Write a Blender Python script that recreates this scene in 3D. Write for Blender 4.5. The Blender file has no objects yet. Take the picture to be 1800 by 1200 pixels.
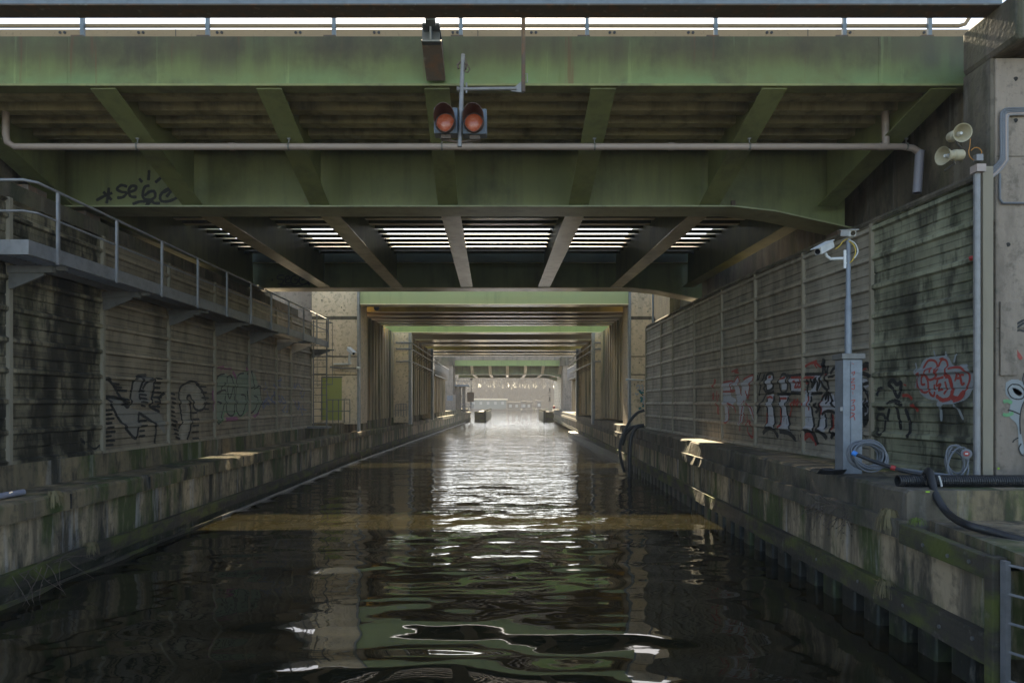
import bpy, bmesh, math, random
import numpy as np
from mathutils import Vector
R = math.radians
rnd = random.Random(7)
sc = bpy.context.scene
col = sc.collection

# ------------------------------------------------------------------ camera, sky, sun, exposure
E = 2.85                       # eye height above the water (water is z = 0)
XV, YV, F = 893.0, 708.0, 1200.0   # level view: vanishing point and focal length in a 1800 x 1200 frame
cam_d = bpy.data.cameras.new('camera'); cam = bpy.data.objects.new('camera', cam_d); col.objects.link(cam)
cam.location = (0, 0, E); cam.rotation_euler = (R(90), 0, 0)
cam_d.sensor_width = 36; cam_d.lens = 36 * F / 1800
cam_d.shift_x = (900 - XV) / 1800; cam_d.shift_y = (YV - 600) / 1800
cam_d.clip_start = 0.05; cam_d.clip_end = 3000
sc.camera = cam
SUN_EL, SUN_AZ = 34.0, -0.3    # sun ahead of the camera, a little left of the axis
w = bpy.data.worlds.new('World'); sc.world = w; w.use_nodes = True
nt = w.node_tree; bg = nt.nodes['Background']
sky = nt.nodes.new('ShaderNodeTexSky'); sky.sky_type = 'NISHITA'; sky.sun_disc = False
sky.sun_elevation = R(SUN_EL); sky.sun_rotation = R(SUN_AZ)
sky.air_density = 0.6; sky.dust_density = 0.7; sky.ozone_density = 0.0
nt.links.new(sky.outputs[0], bg.inputs[0]); bg.inputs[1].default_value = 0.085
sd = bpy.data.lights.new('sun', 'SUN'); so = bpy.data.objects.new('sun', sd); col.objects.link(so)
sd.energy = 5.0; sd.angle = R(0.6); sd.color = (1.0, 0.86, 0.66)
sdir = Vector((math.sin(R(SUN_AZ)) * math.cos(R(SUN_EL)), math.cos(R(SUN_AZ)) * math.cos(R(SUN_EL)), math.sin(R(SUN_EL))))
so.rotation_euler = sdir.to_track_quat('Z', 'Y').to_euler(); so.location = (0, 60, 60)
sc.view_settings.view_transform = 'Standard'; sc.view_settings.look = 'None'
sc.view_settings.exposure = 2.5; sc.view_settings.use_white_balance = True; sc.view_settings.white_balance_temperature = 7300; sc.view_settings.white_balance_tint = 4; sc.view_settings.gamma = 1.0
cy = sc.cycles
cy.max_bounces = 10; cy.diffuse_bounces = 5; cy.glossy_bounces = 5; cy.volume_bounces = 0
cy.caustics_reflective = True; cy.blur_glossy = 0.4; cy.sample_clamp_indirect = 10.0
cy.use_denoising = True

# ------------------------------------------------------------------ helpers
def HX(px, Y): return (px - XV) * Y / F
def HZ(py, Y): return E + (YV - py) * Y / F
def P(px, py, Y): return (HX(px, Y), Y, HZ(py, Y))
ORIG = {}
def link(o, parent=None):
    col.objects.link(o)
    if parent: o.parent = parent
def thing(name, label, cat, loc=(0, 0, 0), group=None, kind=None):
    o = bpy.data.objects.new(name, None); link(o); o.location = loc; o.empty_display_size = 0.2
    o['label'] = label; o['category'] = cat
    if group: o['group'] = group
    if kind: o['kind'] = kind
    ORIG[o.name] = Vector(loc)
    return o
def tag(o, label=None, cat=None, group=None, kind=None):
    for k, v in (('label', label), ('category', cat), ('group', group), ('kind', kind)):
        if v: o[k] = v
    return o
def copy_tree(o, parent=None):
    c = o.copy(); link(c, parent)
    for ch in o.children: copy_tree(ch, c)
    return c
class MB:
    def __init__(s): s.v = []; s.f = []
    def add(s, vs, fs):
        n = len(s.v); s.v += [tuple(p) for p in vs]; s.f += [tuple(i + n for i in f) for f in fs]; return s
    def box(s, x0, x1, y0, y1, z0, z1):
        x0, x1 = min(x0, x1), max(x0, x1); y0, y1 = min(y0, y1), max(y0, y1); z0, z1 = min(z0, z1), max(z0, z1)
        return s.add([(x0,y0,z0),(x1,y0,z0),(x1,y1,z0),(x0,y1,z0),(x0,y0,z1),(x1,y0,z1),(x1,y1,z1),(x0,y1,z1)],
                     [(0,3,2,1),(4,5,6,7),(0,1,5,4),(1,2,6,5),(2,3,7,6),(3,0,4,7)])
    def hexa(s, a, b):    # a, b: two quads (4 pts each, same winding)
        return s.add(list(a) + list(b), [(3,2,1,0),(4,5,6,7),(0,1,5,4),(1,2,6,5),(2,3,7,6),(3,0,4,7)])
    def prism(s, poly, d):  # polygon of 3-D points swept by vector d
        n = len(poly); d = Vector(d); a = [Vector(p) for p in poly]
        fs = [tuple(range(n))[::-1], tuple(range(n, 2*n))] + [(i, (i+1) % n, n + (i+1) % n, n + i) for i in range(n)]
        return s.add(a + [p + d for p in a], fs)
    def beam(s, a, b, wd, ht, up=(0,0,1)):   # rectangular bar from a to b, width wd, height ht
        a, b = Vector(a), Vector(b); t = (b - a).normalized(); u = Vector(up)
        if abs(t.dot(u)) > 0.98: u = Vector((0, 1, 0))
        sx = t.cross(u).normalized(); uz = sx.cross(t).normalized()
        q = lambda p: [p - sx*wd/2 - uz*ht/2, p + sx*wd/2 - uz*ht/2, p + sx*wd/2 + uz*ht/2, p - sx*wd/2 + uz*ht/2]
        return s.hexa(q(a), q(b))
    def tube(s, path, r, n=10, cap=True):
        pts = [Vector(p) for p in path]; rs = r if isinstance(r, (list, tuple)) else [r] * len(pts)
        vs = []; fs = []; prev = None
        for i, p in enumerate(pts):
            t = (pts[min(i+1, len(pts)-1)] - pts[max(i-1, 0)])
            t = t.normalized() if t.length > 1e-9 else Vector((0,0,1))
            if prev is None:
                u = Vector((0,0,1)) if abs(t.z) < 0.9 else Vector((1,0,0)); sx = t.cross(u).normalized()
            else: sx = (prev - t * prev.dot(t)).normalized()
            prev = sx; sy = t.cross(sx)
            vs += [p + (sx*math.cos(2*math.pi*k/n) + sy*math.sin(2*math.pi*k/n)) * rs[i] for k in range(n)]
        for i in range(len(pts)-1):
            fs += [(i*n+k, i*n+(k+1) % n, (i+1)*n+(k+1) % n, (i+1)*n+k) for k in range(n)]
        if cap: fs += [tuple(range(n))[::-1], tuple((len(pts)-1)*n + k for k in range(n))]
        return s.add(vs, fs)
    def build(s, name, m, parent=None, smooth=False, bevel=0.0):
        me = bpy.data.meshes.new(name); o = bpy.data.objects.new(name, me); link(o, parent)
        og = Vector((0,0,0))
        if parent: og = ORIG.get(parent.name, og)
        ORIG[o.name] = og
        v = np.array([tuple(p) for p in s.v], dtype=float).reshape(-1, 3) - np.array(og)
        me.from_pydata(v.tolist(), [], s.f); me.update()
        bm = bmesh.new(); bm.from_mesh(me); bmesh.ops.recalc_face_normals(bm, faces=bm.faces); bm.to_mesh(me); bm.free()
        if m: me.materials.append(m)
        if smooth: me.shade_smooth(); me.set_sharp_from_angle(angle=R(40))
        if bevel > 0:
            b = o.modifiers.new('bevel', 'BEVEL'); b.width = bevel; b.segments = 2; b.limit_method = 'ANGLE'
        return o
def catmull(pts, n=6):
    if len(pts) < 3: return pts
    q = [pts[0]] + list(pts) + [pts[-1]]; out = []
    for i in range(1, len(q)-2):
        for k in range(n):
            t = k / n; r = []
            for d in range(len(q[0])):
                a, b, c, e = q[i-1][d], q[i][d], q[i+1][d], q[i+2][d]
                r.append(0.5*((2*b) + (c-a)*t + (2*a-5*b+4*c-e)*t*t + (3*b-a-3*c+e)*t**3))
            out.append(tuple(r))
    out.append(tuple(q[-2])); return out

# ------------------------------------------------------------------ materials
def mat(name, colr, rough=0.8, metal=0.0, layers=(), bump=0.0, bscale=8.0, emit=None, rnoise=0.0, spec=0.5, zpat=None):
    """layers: (colour, (sx,sy,sz) noise scale, lo, hi, strength[, (z0,z1)]) laid one over the other"""
    m = bpy.data.materials.new(name); m.use_nodes = True; t = m.node_tree; N = t.nodes; L = t.links
    b = N['Principled BSDF']; b.inputs['Roughness'].default_value = rough; b.inputs['Metallic'].default_value = metal
    b.inputs['Specular IOR Level'].default_value = spec
    geo = N.new('ShaderNodeNewGeometry')
    cur = None
    rgb = N.new('ShaderNodeRGB'); rgb.outputs[0].default_value = (*colr, 1); cur = rgb.outputs[0]
    for k, ly in enumerate(layers):
        c, scl, lo, hi, st = ly[:5]
        mp = N.new('ShaderNodeMapping'); mp.inputs['Scale'].default_value = scl; mp.inputs['Location'].default_value = (k*7.3, k*3.1, k*5.7)
        L.new(geo.outputs['Position'], mp.inputs[0])
        nz = N.new('ShaderNodeTexNoise'); nz.inputs['Scale'].default_value = 1.0; nz.inputs['Detail'].default_value = 6.0; nz.inputs['Roughness'].default_value = 0.62
        L.new(mp.outputs[0], nz.inputs['Vector'])
        mr = N.new('ShaderNodeMapRange'); mr.inputs[1].default_value = lo; mr.inputs[2].default_value = hi; mr.inputs[4].default_value = st
        L.new(nz.outputs[0], mr.inputs[0]); fac = mr.outputs[0]
        if len(ly) > 5:
            sx = N.new('ShaderNodeSeparateXYZ'); L.new(geo.outputs['Position'], sx.inputs[0])
            zr = N.new('ShaderNodeMapRange'); zr.inputs[1].default_value = ly[5][0]; zr.inputs[2].default_value = ly[5][1]
            L.new(sx.outputs[2], zr.inputs[0])
            mu = N.new('ShaderNodeMath'); mu.operation = 'MULTIPLY'; L.new(fac, mu.inputs[0]); L.new(zr.outputs[0], mu.inputs[1]); fac = mu.outputs[0]
        mx = N.new('ShaderNodeMix'); mx.data_type = 'RGBA'; L.new(fac, mx.inputs[0]); L.new(cur, mx.inputs[6]); mx.inputs[7].default_value = (*c, 1)
        cur = mx.outputs[2]
    if zpat:                                          # ridge highlights put in as colour, with dust and dark groove lines: (z0, period, [(u, colour, amount) ...])
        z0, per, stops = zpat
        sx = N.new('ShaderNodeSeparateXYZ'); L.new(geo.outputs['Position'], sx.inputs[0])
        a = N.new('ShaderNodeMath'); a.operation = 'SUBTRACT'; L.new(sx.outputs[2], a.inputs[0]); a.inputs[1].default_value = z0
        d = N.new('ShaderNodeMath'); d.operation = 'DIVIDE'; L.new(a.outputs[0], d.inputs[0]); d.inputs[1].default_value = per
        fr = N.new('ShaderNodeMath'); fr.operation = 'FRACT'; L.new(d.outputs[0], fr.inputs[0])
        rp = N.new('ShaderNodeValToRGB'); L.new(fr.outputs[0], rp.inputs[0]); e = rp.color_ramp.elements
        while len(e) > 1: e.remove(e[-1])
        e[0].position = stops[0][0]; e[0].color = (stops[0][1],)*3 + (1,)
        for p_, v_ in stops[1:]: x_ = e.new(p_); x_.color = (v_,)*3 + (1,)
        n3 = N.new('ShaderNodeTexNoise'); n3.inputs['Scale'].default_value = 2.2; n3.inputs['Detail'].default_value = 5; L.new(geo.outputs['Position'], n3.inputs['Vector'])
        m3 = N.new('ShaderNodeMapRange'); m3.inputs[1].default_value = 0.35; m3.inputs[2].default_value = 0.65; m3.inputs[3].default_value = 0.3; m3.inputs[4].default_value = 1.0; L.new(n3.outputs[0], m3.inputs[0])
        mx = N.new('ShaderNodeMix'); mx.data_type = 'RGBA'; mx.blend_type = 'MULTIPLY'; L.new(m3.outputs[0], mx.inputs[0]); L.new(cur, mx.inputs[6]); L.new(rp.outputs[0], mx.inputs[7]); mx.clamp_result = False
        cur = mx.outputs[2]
    L.new(cur, b.inputs['Base Color'])
    if bump > 0:
        n2 = N.new('ShaderNodeTexNoise'); n2.inputs['Scale'].default_value = bscale; n2.inputs['Detail'].default_value = 8
        L.new(geo.outputs['Position'], n2.inputs['Vector'])
        bp = N.new('ShaderNodeBump'); bp.inputs['Strength'].default_value = bump; bp.inputs['Distance'].default_value = 0.03
        L.new(n2.outputs[0], bp.inputs['Height']); L.new(bp.outputs[0], b.inputs['Normal'])
    if emit:
        b.inputs['Emission Color'].default_value = (*emit[0], 1); b.inputs['Emission Strength'].default_value = emit[1]
    return m
BLK = (0.018, 0.018, 0.015); MOSS = (0.055, 0.075, 0.018); DIRT = (0.05, 0.045, 0.035)
def warm(c): return (min(0.85, c[0]*1.10), c[1]*0.985, c[2]*0.80)
def concrete(name, base, dark=0.6, moss=0.5, streak=0.6, white=0.0):
    base = warm(base)
    return mat(name, base, 0.9, 0, [
        (tuple(c*1.35 for c in base), (0.9, 0.9, 0.9), 0.45, 0.7, 0.5),
        (DIRT, (1.7, 1.7, 0.25), 0.45, 0.60, streak),
        (BLK, (2.0, 2.0, 0.6), 0.50, 0.62, dark),
        (MOSS, (1.4, 1.4, 0.35), 0.48, 0.60, moss),
        ((0.45, 0.43, 0.42), (3.0, 3.0, 0.35), 0.57, 0.68, white),
        (BLK, (22, 22, 22), 0.63, 0.74, 0.4), (DIRT, (7, 7, 7), 0.52, 0.66, 0.45),
        ((0.02, 0.024, 0.012), (1.2, 1.2, 3.0), 0.2, 0.5, 0.9, (0.55, 0.15))], bump=0.45, bscale=14)
M = {}
M['conc'] = concrete('pier_concrete', (0.26, 0.235, 0.235), 0.3, 0.03, 0.2)
M['conc_lt'] = concrete('pale_tower_concrete', (0.60, 0.525, 0.46), 0.08, 0.02, 0.14)
M['conc_dark'] = concrete('blackened_concrete', (0.11, 0.10, 0.09), 0.7, 0.25, 0.6, 0.15)
M['quay'] = concrete('quay_concrete', (0.21, 0.175, 0.125), 0.85, 0.95, 0.6, 0.3)
M['quay_face'] = concrete('quay_planking', (0.38, 0.32, 0.25), 0.85, 0.95, 0.8, 0.6)
M['waler'] = mat('mossy_timber', (0.06, 0.048, 0.034), 0.9, 0, [(BLK, (0.6, 0.6, 8), 0.45, 0.65, 0.6), ((0.10, 0.115, 0.02), (1.1, 1.1, 2.5), 0.46, 0.62, 0.8), ((0.2,0.18,0.15), (6,6,6), 0.62, 0.75, 0.5)], bump=0.5, bscale=12)
M['pile'] = mat('wet_piling', (0.018, 0.018, 0.014), 0.6, 0, [(MOSS, (2,2,1), 0.5, 0.65, 0.7), ((0.16,0.14,0.11), (9,9,4), 0.58, 0.7, 0.6)], bump=0.4)
M['bank'] = mat('bank_soil', (0.09, 0.075, 0.05), 0.95, 0, [(MOSS, (0.5,0.5,0.5), 0.45, 0.6, 0.8)])
GREEN = (0.085, 0.165, 0.075)
def steel(name, base, rust=0.25, dirt=0.5, rough=0.55, spec=0.5):
    base = (base[0], base[1], base[2]*0.95)
    return mat(name, base, rough, 0, spec=spec, layers=[
        (tuple(c*1.4 for c in base), (0.5, 0.5, 0.5), 0.42, 0.68, 0.4),
        ((0.06, 0.06, 0.035), (3.2, 3.2, 0.3), 0.48, 0.7, dirt),
        ((0.028, 0.027, 0.022), (1.0, 1.0, 0.8), 0.5, 0.72, dirt),
        ((0.17, 0.075, 0.03), (7, 7, 4), 0.62, 0.74, rust)], bump=0.08, bscale=20)
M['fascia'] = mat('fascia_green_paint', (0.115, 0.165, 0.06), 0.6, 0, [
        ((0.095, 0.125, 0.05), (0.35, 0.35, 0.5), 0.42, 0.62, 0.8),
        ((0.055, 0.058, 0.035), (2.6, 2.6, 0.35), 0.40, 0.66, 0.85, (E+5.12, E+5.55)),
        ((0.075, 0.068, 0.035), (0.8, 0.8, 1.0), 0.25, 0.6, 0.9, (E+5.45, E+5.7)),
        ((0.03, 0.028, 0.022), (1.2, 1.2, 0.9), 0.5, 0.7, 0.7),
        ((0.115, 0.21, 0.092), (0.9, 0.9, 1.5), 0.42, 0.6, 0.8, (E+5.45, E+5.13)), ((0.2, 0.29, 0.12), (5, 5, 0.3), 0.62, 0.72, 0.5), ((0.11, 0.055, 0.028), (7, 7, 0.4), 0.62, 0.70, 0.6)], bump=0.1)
M['green'] = steel('olive_green_paint', (0.165, 0.185, 0.078))
M['green_dk'] = steel('dark_green_paint', (0.15, 0.17, 0.07), 0.15)
M['flange'] = steel('worn_green_flange', (0.25, 0.26, 0.15), 0.2, 0.4, 0.4)
M['flange_lt'] = steel('water_lit_flange', (0.48, 0.40, 0.27), 0.15, 0.3, 0.24, 1.0)  # pale tone stands for light thrown up from the water
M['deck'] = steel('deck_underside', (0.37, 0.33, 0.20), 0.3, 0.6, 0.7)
M['fresh'] = mat('light_green_paint', (0.34, 0.36, 0.165), 0.5, 0, [((0.29,0.36,0.17), (0.4,0.4,2), 0.4, 0.65, 0.5), ((0.14,0.19,0.09), (3,3,0.3), 0.55, 0.72, 0.35)])
M['fresh2'] = mat('moss_green_paint', (0.22, 0.28, 0.09), 0.55, 0, [((0.12,0.14,0.06), (3,3,0.4), 0.5, 0.7, 0.4)])
M['olive'] = mat('ochre_paint', (0.50, 0.37, 0.09), 0.6, 0, [((0.16,0.12,0.05), (2,2,0.6), 0.5, 0.7, 0.5)])
M['brown'] = mat('brown_paint', (0.20, 0.135, 0.075), 0.7, 0, [((0.2,0.15,0.09), (2,2,0.6), 0.55, 0.7, 0.5)])
M['soffit'] = mat('pale_soffit', (0.80, 0.66, 0.46), 0.2, 0, spec=1.0, layers=[((0.22,0.18,0.13), (1.2,6,1), 0.55, 0.7, 0.5)])  # cream stands for water-reflected light on the flange undersides
M['deck_lt'] = steel('lit_deck_underside', (0.82, 0.74, 0.55), 0.05, 0.1, 0.22, 1.0)  # rib bottoms paled for sun reflected off the water
M['deck_plate'] = steel('shaded_deck_plate', (0.07, 0.075, 0.045), 0.2, 0.5)  # darkened for the shade between the lit ribs
M['parapet'] = mat('parapet_concrete', (0.27, 0.20, 0.125), 0.9, 0, [((0.2,0.15,0.1), (1,1,3), 0.5, 0.7, 0.5), ((0.12,0.09,0.06), (14,14,14), 0.58, 0.7, 0.5)], bump=0.2)
def galv(name, base, rough=0.5, metal=0.3):
    return mat(name, base, rough, metal, [(tuple(c*0.6 for c in base), (6,6,6), 0.45, 0.65, 0.5), ((0.14,0.08,0.045), (9,9,3), 0.62, 0.75, 0.4)])
M['galv'] = galv('galvanised_steel', (0.24, 0.235, 0.24))
M['galv_dk'] = galv('dull_galvanised_steel', (0.17, 0.165, 0.16))
M['galv_blue'] = galv('grey_blue_cabinet', (0.20, 0.22, 0.25))
M['gantry'] = galv('grey_blue_beam', (0.17, 0.21, 0.24), 0.5, 0.1)
M['pvc'] = mat('brown_grey_plastic_pipe', (0.36, 0.285, 0.255), 0.45, 0, [((0.2,0.16,0.13), (1.2,5,5), 0.5, 0.7, 0.5)])
M['pvc_grey'] = mat('grey_plastic_pipe', (0.25, 0.25, 0.31), 0.4)
M['post'] = mat('beige_aluminium_post', (0.25, 0.215, 0.16), 0.7, 0.0, [((0.18,0.15,0.11), (3,3,0.6), 0.5, 0.7, 0.5)])
def panel(name, base, black, z0, wstain=0.4):
    base = (base[0]*0.97, base[1]*0.97, base[2]*0.96)
    return mat(name, base, 0.55, 0.15, [
        (tuple(c*1.35 for c in base), (0.5, 0.5, 2.0), 0.45, 0.65, 0.5),
        ((0.075, 0.06, 0.045), (2.5, 2.5, 0.2), 0.48, 0.7, wstain),
        (BLK, (0.9, 0.9, 0.35), 0.58 - 0.13*black, 0.66 - 0.06*black, min(0.95, 0.1 + 0.85*black)),
        (BLK, (5.0, 5.0, 1.4), 0.54 - 0.06*black, 0.62, 0.1 + 0.75*black),
        (BLK, (0.35, 0.35, 5.0), 0.53, 0.62, 0.75*max(0, black-0.5)),
        (MOSS, (0.8, 0.8, 1.2), 0.55, 0.68, 0.35*black)], bump=0.06, bscale=25,
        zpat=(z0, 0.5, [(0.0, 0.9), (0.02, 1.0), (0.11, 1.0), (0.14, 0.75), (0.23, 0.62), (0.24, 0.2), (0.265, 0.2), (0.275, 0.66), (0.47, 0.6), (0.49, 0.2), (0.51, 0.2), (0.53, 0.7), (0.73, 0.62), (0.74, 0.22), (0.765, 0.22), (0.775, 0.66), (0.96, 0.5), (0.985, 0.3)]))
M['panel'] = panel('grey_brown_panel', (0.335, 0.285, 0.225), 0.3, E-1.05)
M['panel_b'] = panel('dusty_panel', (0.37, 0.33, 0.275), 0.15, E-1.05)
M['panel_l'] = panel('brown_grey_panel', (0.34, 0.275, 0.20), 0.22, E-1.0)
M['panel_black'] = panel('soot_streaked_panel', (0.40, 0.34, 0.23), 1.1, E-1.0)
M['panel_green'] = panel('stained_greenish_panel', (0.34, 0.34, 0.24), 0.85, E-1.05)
def flat(name, c, rough=0.6, **k): return mat(name, c, rough, 0, [(tuple(x*0.65 for x in c), (8,8,8), 0.5, 0.7, 0.5)], **k)
M['black'] = flat('black_rubber', (0.018, 0.018, 0.02), 0.45)
M['ink'] = flat('black_spray_paint', (0.016, 0.016, 0.018))
M['red'] = flat('red_spray_paint', (0.30, 0.045, 0.035))
M['pink'] = flat('magenta_spray_paint', (0.24, 0.07, 0.16))
M['white'] = flat('pale_spray_paint', (0.40, 0.40, 0.44)); M['gfill'] = flat('thin_grey_spray_paint', (0.22, 0.20, 0.175))
M['sgreen'] = flat('green_spray_paint', (0.12, 0.30, 0.14))
M['fillg'] = flat('dull_green_fill_paint', (0.19, 0.23, 0.17))
M['sblue'] = flat('blue_grey_spray_paint', (0.13, 0.14, 0.22))
M['halo'] = flat('thin_pale_overspray', (0.24, 0.26, 0.27))
M['teal'] = flat('teal_spray_paint', (0.03, 0.18, 0.20))
M['lime'] = flat('lime_spray_paint', (0.28, 0.5, 0.02))
M['cable'] = flat('blue_grey_cable', (0.135, 0.145, 0.165), 0.45)
M['yellow'] = flat('yellow_cable', (0.55, 0.38, 0.05), 0.5)
M['orange'] = flat('orange_cable', (0.45, 0.19, 0.03), 0.5)
M['bluec'] = flat('blue_plastic', (0.03, 0.2, 0.6), 0.4)
M['redc'] = flat('red_plastic', (0.32, 0.025, 0.02), 0.45)
M['cream'] = flat('cream_plastic', (0.40, 0.35, 0.24), 0.55)
M['camw'] = flat('white_metal', (0.62, 0.62, 0.62), 0.45)
M['lens'] = mat('dark_glass', (0.02, 0.02, 0.025), 0.1)
M['rust'] = mat('rusty_steel', (0.10, 0.075, 0.06), 0.8, 0, [((0.2,0.09,0.045), (5,5,5), 0.5, 0.7, 0.7), ((0.3,0.27,0.23), (9,9,3), 0.6, 0.72, 0.5)], bump=0.2)
M['sigbox'] = flat('grey_blue_housing', (0.10, 0.125, 0.16), 0.5)
M['visor'] = flat('brown_visor', (0.09, 0.05, 0.04), 0.6)
M['siglens'] = mat('red_signal_glass', (0.36, 0.10, 0.055), 0.25, 0, [((0.50,0.24,0.19), (14,14,18), 0.45, 0.65, 0.6)], emit=((1.0, 0.2, 0.08), 0.012))
M['door'] = mat('green_door', (0.30, 0.31, 0.09), 0.5, 0, [((0.2,0.22,0.05), (2,2,0.5), 0.5, 0.7, 0.5)])
M['straw'] = flat('dry_grass', (0.23, 0.185, 0.095), 0.9)
M['grass'] = flat('grass_blades', (0.12, 0.16, 0.03), 0.9)
M['twig'] = flat('twig_bark', (0.10, 0.075, 0.06), 0.9)
M['bark'] = flat('bark', (0.11, 0.09, 0.075), 0.9)
M['pilewall'] = mat('streaked_sheet_pile', (0.40, 0.31, 0.20), 0.8, 0, [((0.58,0.45,0.28), (1.8,1.8,0.08), 0.45, 0.62, 0.7), (BLK, (2.5,2.5,0.1), 0.48, 0.64, 0.8), (MOSS, (1.0,1.0,0.25), 0.5, 0.66, 0.6), ((0.30,0.16,0.06), (3,3,0.15), 0.58, 0.7, 0.6)], bump=0.15)
M['asphalt'] = flat('asphalt', (0.05, 0.05, 0.05), 0.9)
M['hb_teal'] = flat('teal_boards', (0.09, 0.125, 0.125)); M['hb_dark'] = flat('dark_boards', (0.03, 0.03, 0.035)); M['hb_roof'] = flat('cream_roof', (0.6, 0.5, 0.36)); M['glass'] = mat('window_glass', (0.25, 0.28, 0.3), 0.1)

# ------------------------------------------------------------------ water and land
def qr(Y): return 4.5 + 0.0235 * Y                                   # quay fronts
def ql(Y): return -7.1 - 0.016 * (Y - 14) if Y < 32 else -7.388 + (Y - 32) * 0.017
def build_water():
    ys = [-40.0, -10.0, 0.0]; y = 3.0
    while y < 118: ys.append(y); y += max(0.05, 0.0062 * y)
    ys += [125, 140, 160, 200, 260, 320]
    xs = np.concatenate([[-400, -60, -20], np.arange(-9, 9.01, 0.11), [20, 60, 400]])
    Yg, Xg = np.meshgrid(np.array(ys), xs, indexing='ij')
    rs = np.random.RandomState(3); Z = np.zeros_like(Xg)
    near = np.clip((Yg - 2.5) / 2, 0, 1) * np.clip((125 - Yg) / 30, 0, 1) * (np.abs(Xg) < 9.5)
    calm = 0.36 + 0.75 * np.clip((Yg - 7) / 7, 0, 1)
    for k in range(128):
        lam = 0.42 * (7.0 ** rs.rand()) if k < 80 else 0.24 + 0.2 * rs.rand(); ang = rs.normal(math.pi/2, 0.55 if lam < 0.9 else 0.34)
        kx, ky = math.cos(ang) * 2*math.pi/lam, math.sin(ang) * 2*math.pi/lam
        slope = 0.0070 * (lam ** 0.15) * (0.95 if lam > 0.9 else 1.15 if k < 80 else 0.75)
        fade = np.clip(lam * 160 / np.maximum(Yg, 1) / 6.0, 0, 1)       # drop waves the rows cannot carry
        short = np.where(lam < 0.9, calm, 1.0)
        Z += slope * lam / (2*math.pi) * np.sin(kx*Xg + ky*Yg + rs.rand()*6.28) * fade * short
    # patches where a breath of wind roughens the surface
    patch = 0.75 + 0.35*np.sin(0.55*Xg + 0.9*Yg + 1.0) * np.sin(0.31*Yg - 0.4*Xg)
    Z *= near * patch
    n, m = Xg.shape
    mb = MB(); mb.v = list(zip(Xg.ravel().tolist(), Yg.ravel().tolist(), Z.ravel().tolist()))
    idx = np.arange(n*m).reshape(n, m)
    mb.f = [tuple(q) for q in np.stack([idx[:-1,:-1], idx[:-1,1:], idx[1:,1:], idx[1:,:-1]], -1).reshape(-1, 4).tolist()]
    m_ = bpy.data.materials.new('canal_water'); m_.use_nodes = True; N = m_.node_tree.nodes; L = m_.node_tree.links
    b = N['Principled BSDF']; b.inputs['Base Color'].default_value = (0.0125, 0.011, 0.0055, 1); b.inputs['Roughness'].default_value = 0.025
    b.inputs['IOR'].default_value = 1.333; b.inputs['Specular IOR Level'].default_value = 0.75
    geo = N.new('ShaderNodeNewGeometry'); mp = N.new('ShaderNodeMapping'); mp.inputs['Scale'].default_value = (1.3, 3.2, 1)
    nz = N.new('ShaderNodeTexNoise'); nz.inputs['Scale'].default_value = 1.0; nz.inputs['Detail'].default_value = 3.0; nz.inputs['Roughness'].default_value = 0.5
    L.new(geo.outputs['Position'], mp.inputs[0]); L.new(mp.outputs[0], nz.inputs['Vector'])
    sx = N.new('ShaderNodeSeparateXYZ'); L.new(geo.outputs['Position'], sx.inputs[0])
    mr = N.new('ShaderNodeMapRange'); mr.inputs[1].default_value = 11; mr.inputs[2].default_value = 50; mr.inputs[3].default_value = 0.0012; mr.inputs[4].default_value = 0.05
    L.new(sx.outputs[1], mr.inputs[0])
    bp = N.new('ShaderNodeBump'); bp.inputs['Strength'].default_value = 1.0; L.new(mr.outputs[0], bp.inputs['Distance'])
    L.new(nz.outputs[0], bp.inputs['Height']); L.new(bp.outputs[0], b.inputs['Normal'])
    o = mb.build('water', m_); o.data.shade_smooth(); tag(o, 'dark brown green canal water with smooth ripples', kind='structure')
build_water()

def bank(name, boxes, m):
    mb = MB()
    for b in boxes: mb.box(*b)
    return tag(mb.build(name, m), kind='structure')
bank('left_embankment', [(-90, -9.9, 10.6, 28.2, -2, E+5.0), (-90, -12.2, 28.2, 62, -2, E+4.4), (-90, -8.2, 62, 128, -2, E-1.0), (-90, -9.0, -25, 10.6, -2, E-1.02)], M['bank'])
bank('right_embankment', [(8.2, 90, 10.4, 28.2, -2, E+5.0), (8.2, 90, 28.2, 62, -2, E+4.4), (8.3, 90, 62, 128, -2, E-1.0), (9.1, 90, -25, 10.4, -2, E-1.43)], M['bank'])

# ------------------------------------------------------------------ quays
def strip(fx, ys, prof, name, m, parent, label=None, jit=0.0):
    """sweep a profile [(dx, z), ...] (closed, dx measured away from the canal front) along the front line fx(Y)"""
    mb = MB(); n = len(prof); sgn = 1 if fx(20) > 0 else -1
    vs = []; fs = []
    if jit:                                          # worn, slightly broken edges
        ys = [ys[0]] + [y for y in np.arange(max(ys[0]+0.1, 5.5), 40, 0.33) if y < ys[-1]] + [y for y in ys if y > 40.5]
    j = lambda dx: (rnd.gauss(0, jit) + (rnd.random() < 0.06)*0.03) if jit and dx < 0.25 else 0.0
    for y in ys: vs += [(fx(y) + sgn*(dx + j(dx)), y, z + (rnd.gauss(0, jit*0.5) if jit else 0)) for dx, z in prof]
    for i in range(len(ys)-1): fs += [(i*n+k, i*n+(k+1) % n, (i+1)*n+(k+1) % n, (i+1)*n+k) for k in range(n)]
    fs += [tuple(range(n)), tuple((len(ys)-1)*n+k for k in range(n))]
    o = mb.add(vs, fs).build(name, m, parent)
    if label: o['label'] = label
    return o
ysl = [-20, 4, 8, 12, 16, 20, 24, 28, 32, 40, 50, 62, 80, 100, 112]
q = thing('quay_wall', 'low mossy concrete quay along the left water edge below the walkway', 'quay', (-7.2, 14, 0))
def rect(d0, d1, z0, z1): return [(d0, z0), (d1, z0), (d1, z1), (d0, z1)]
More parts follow.
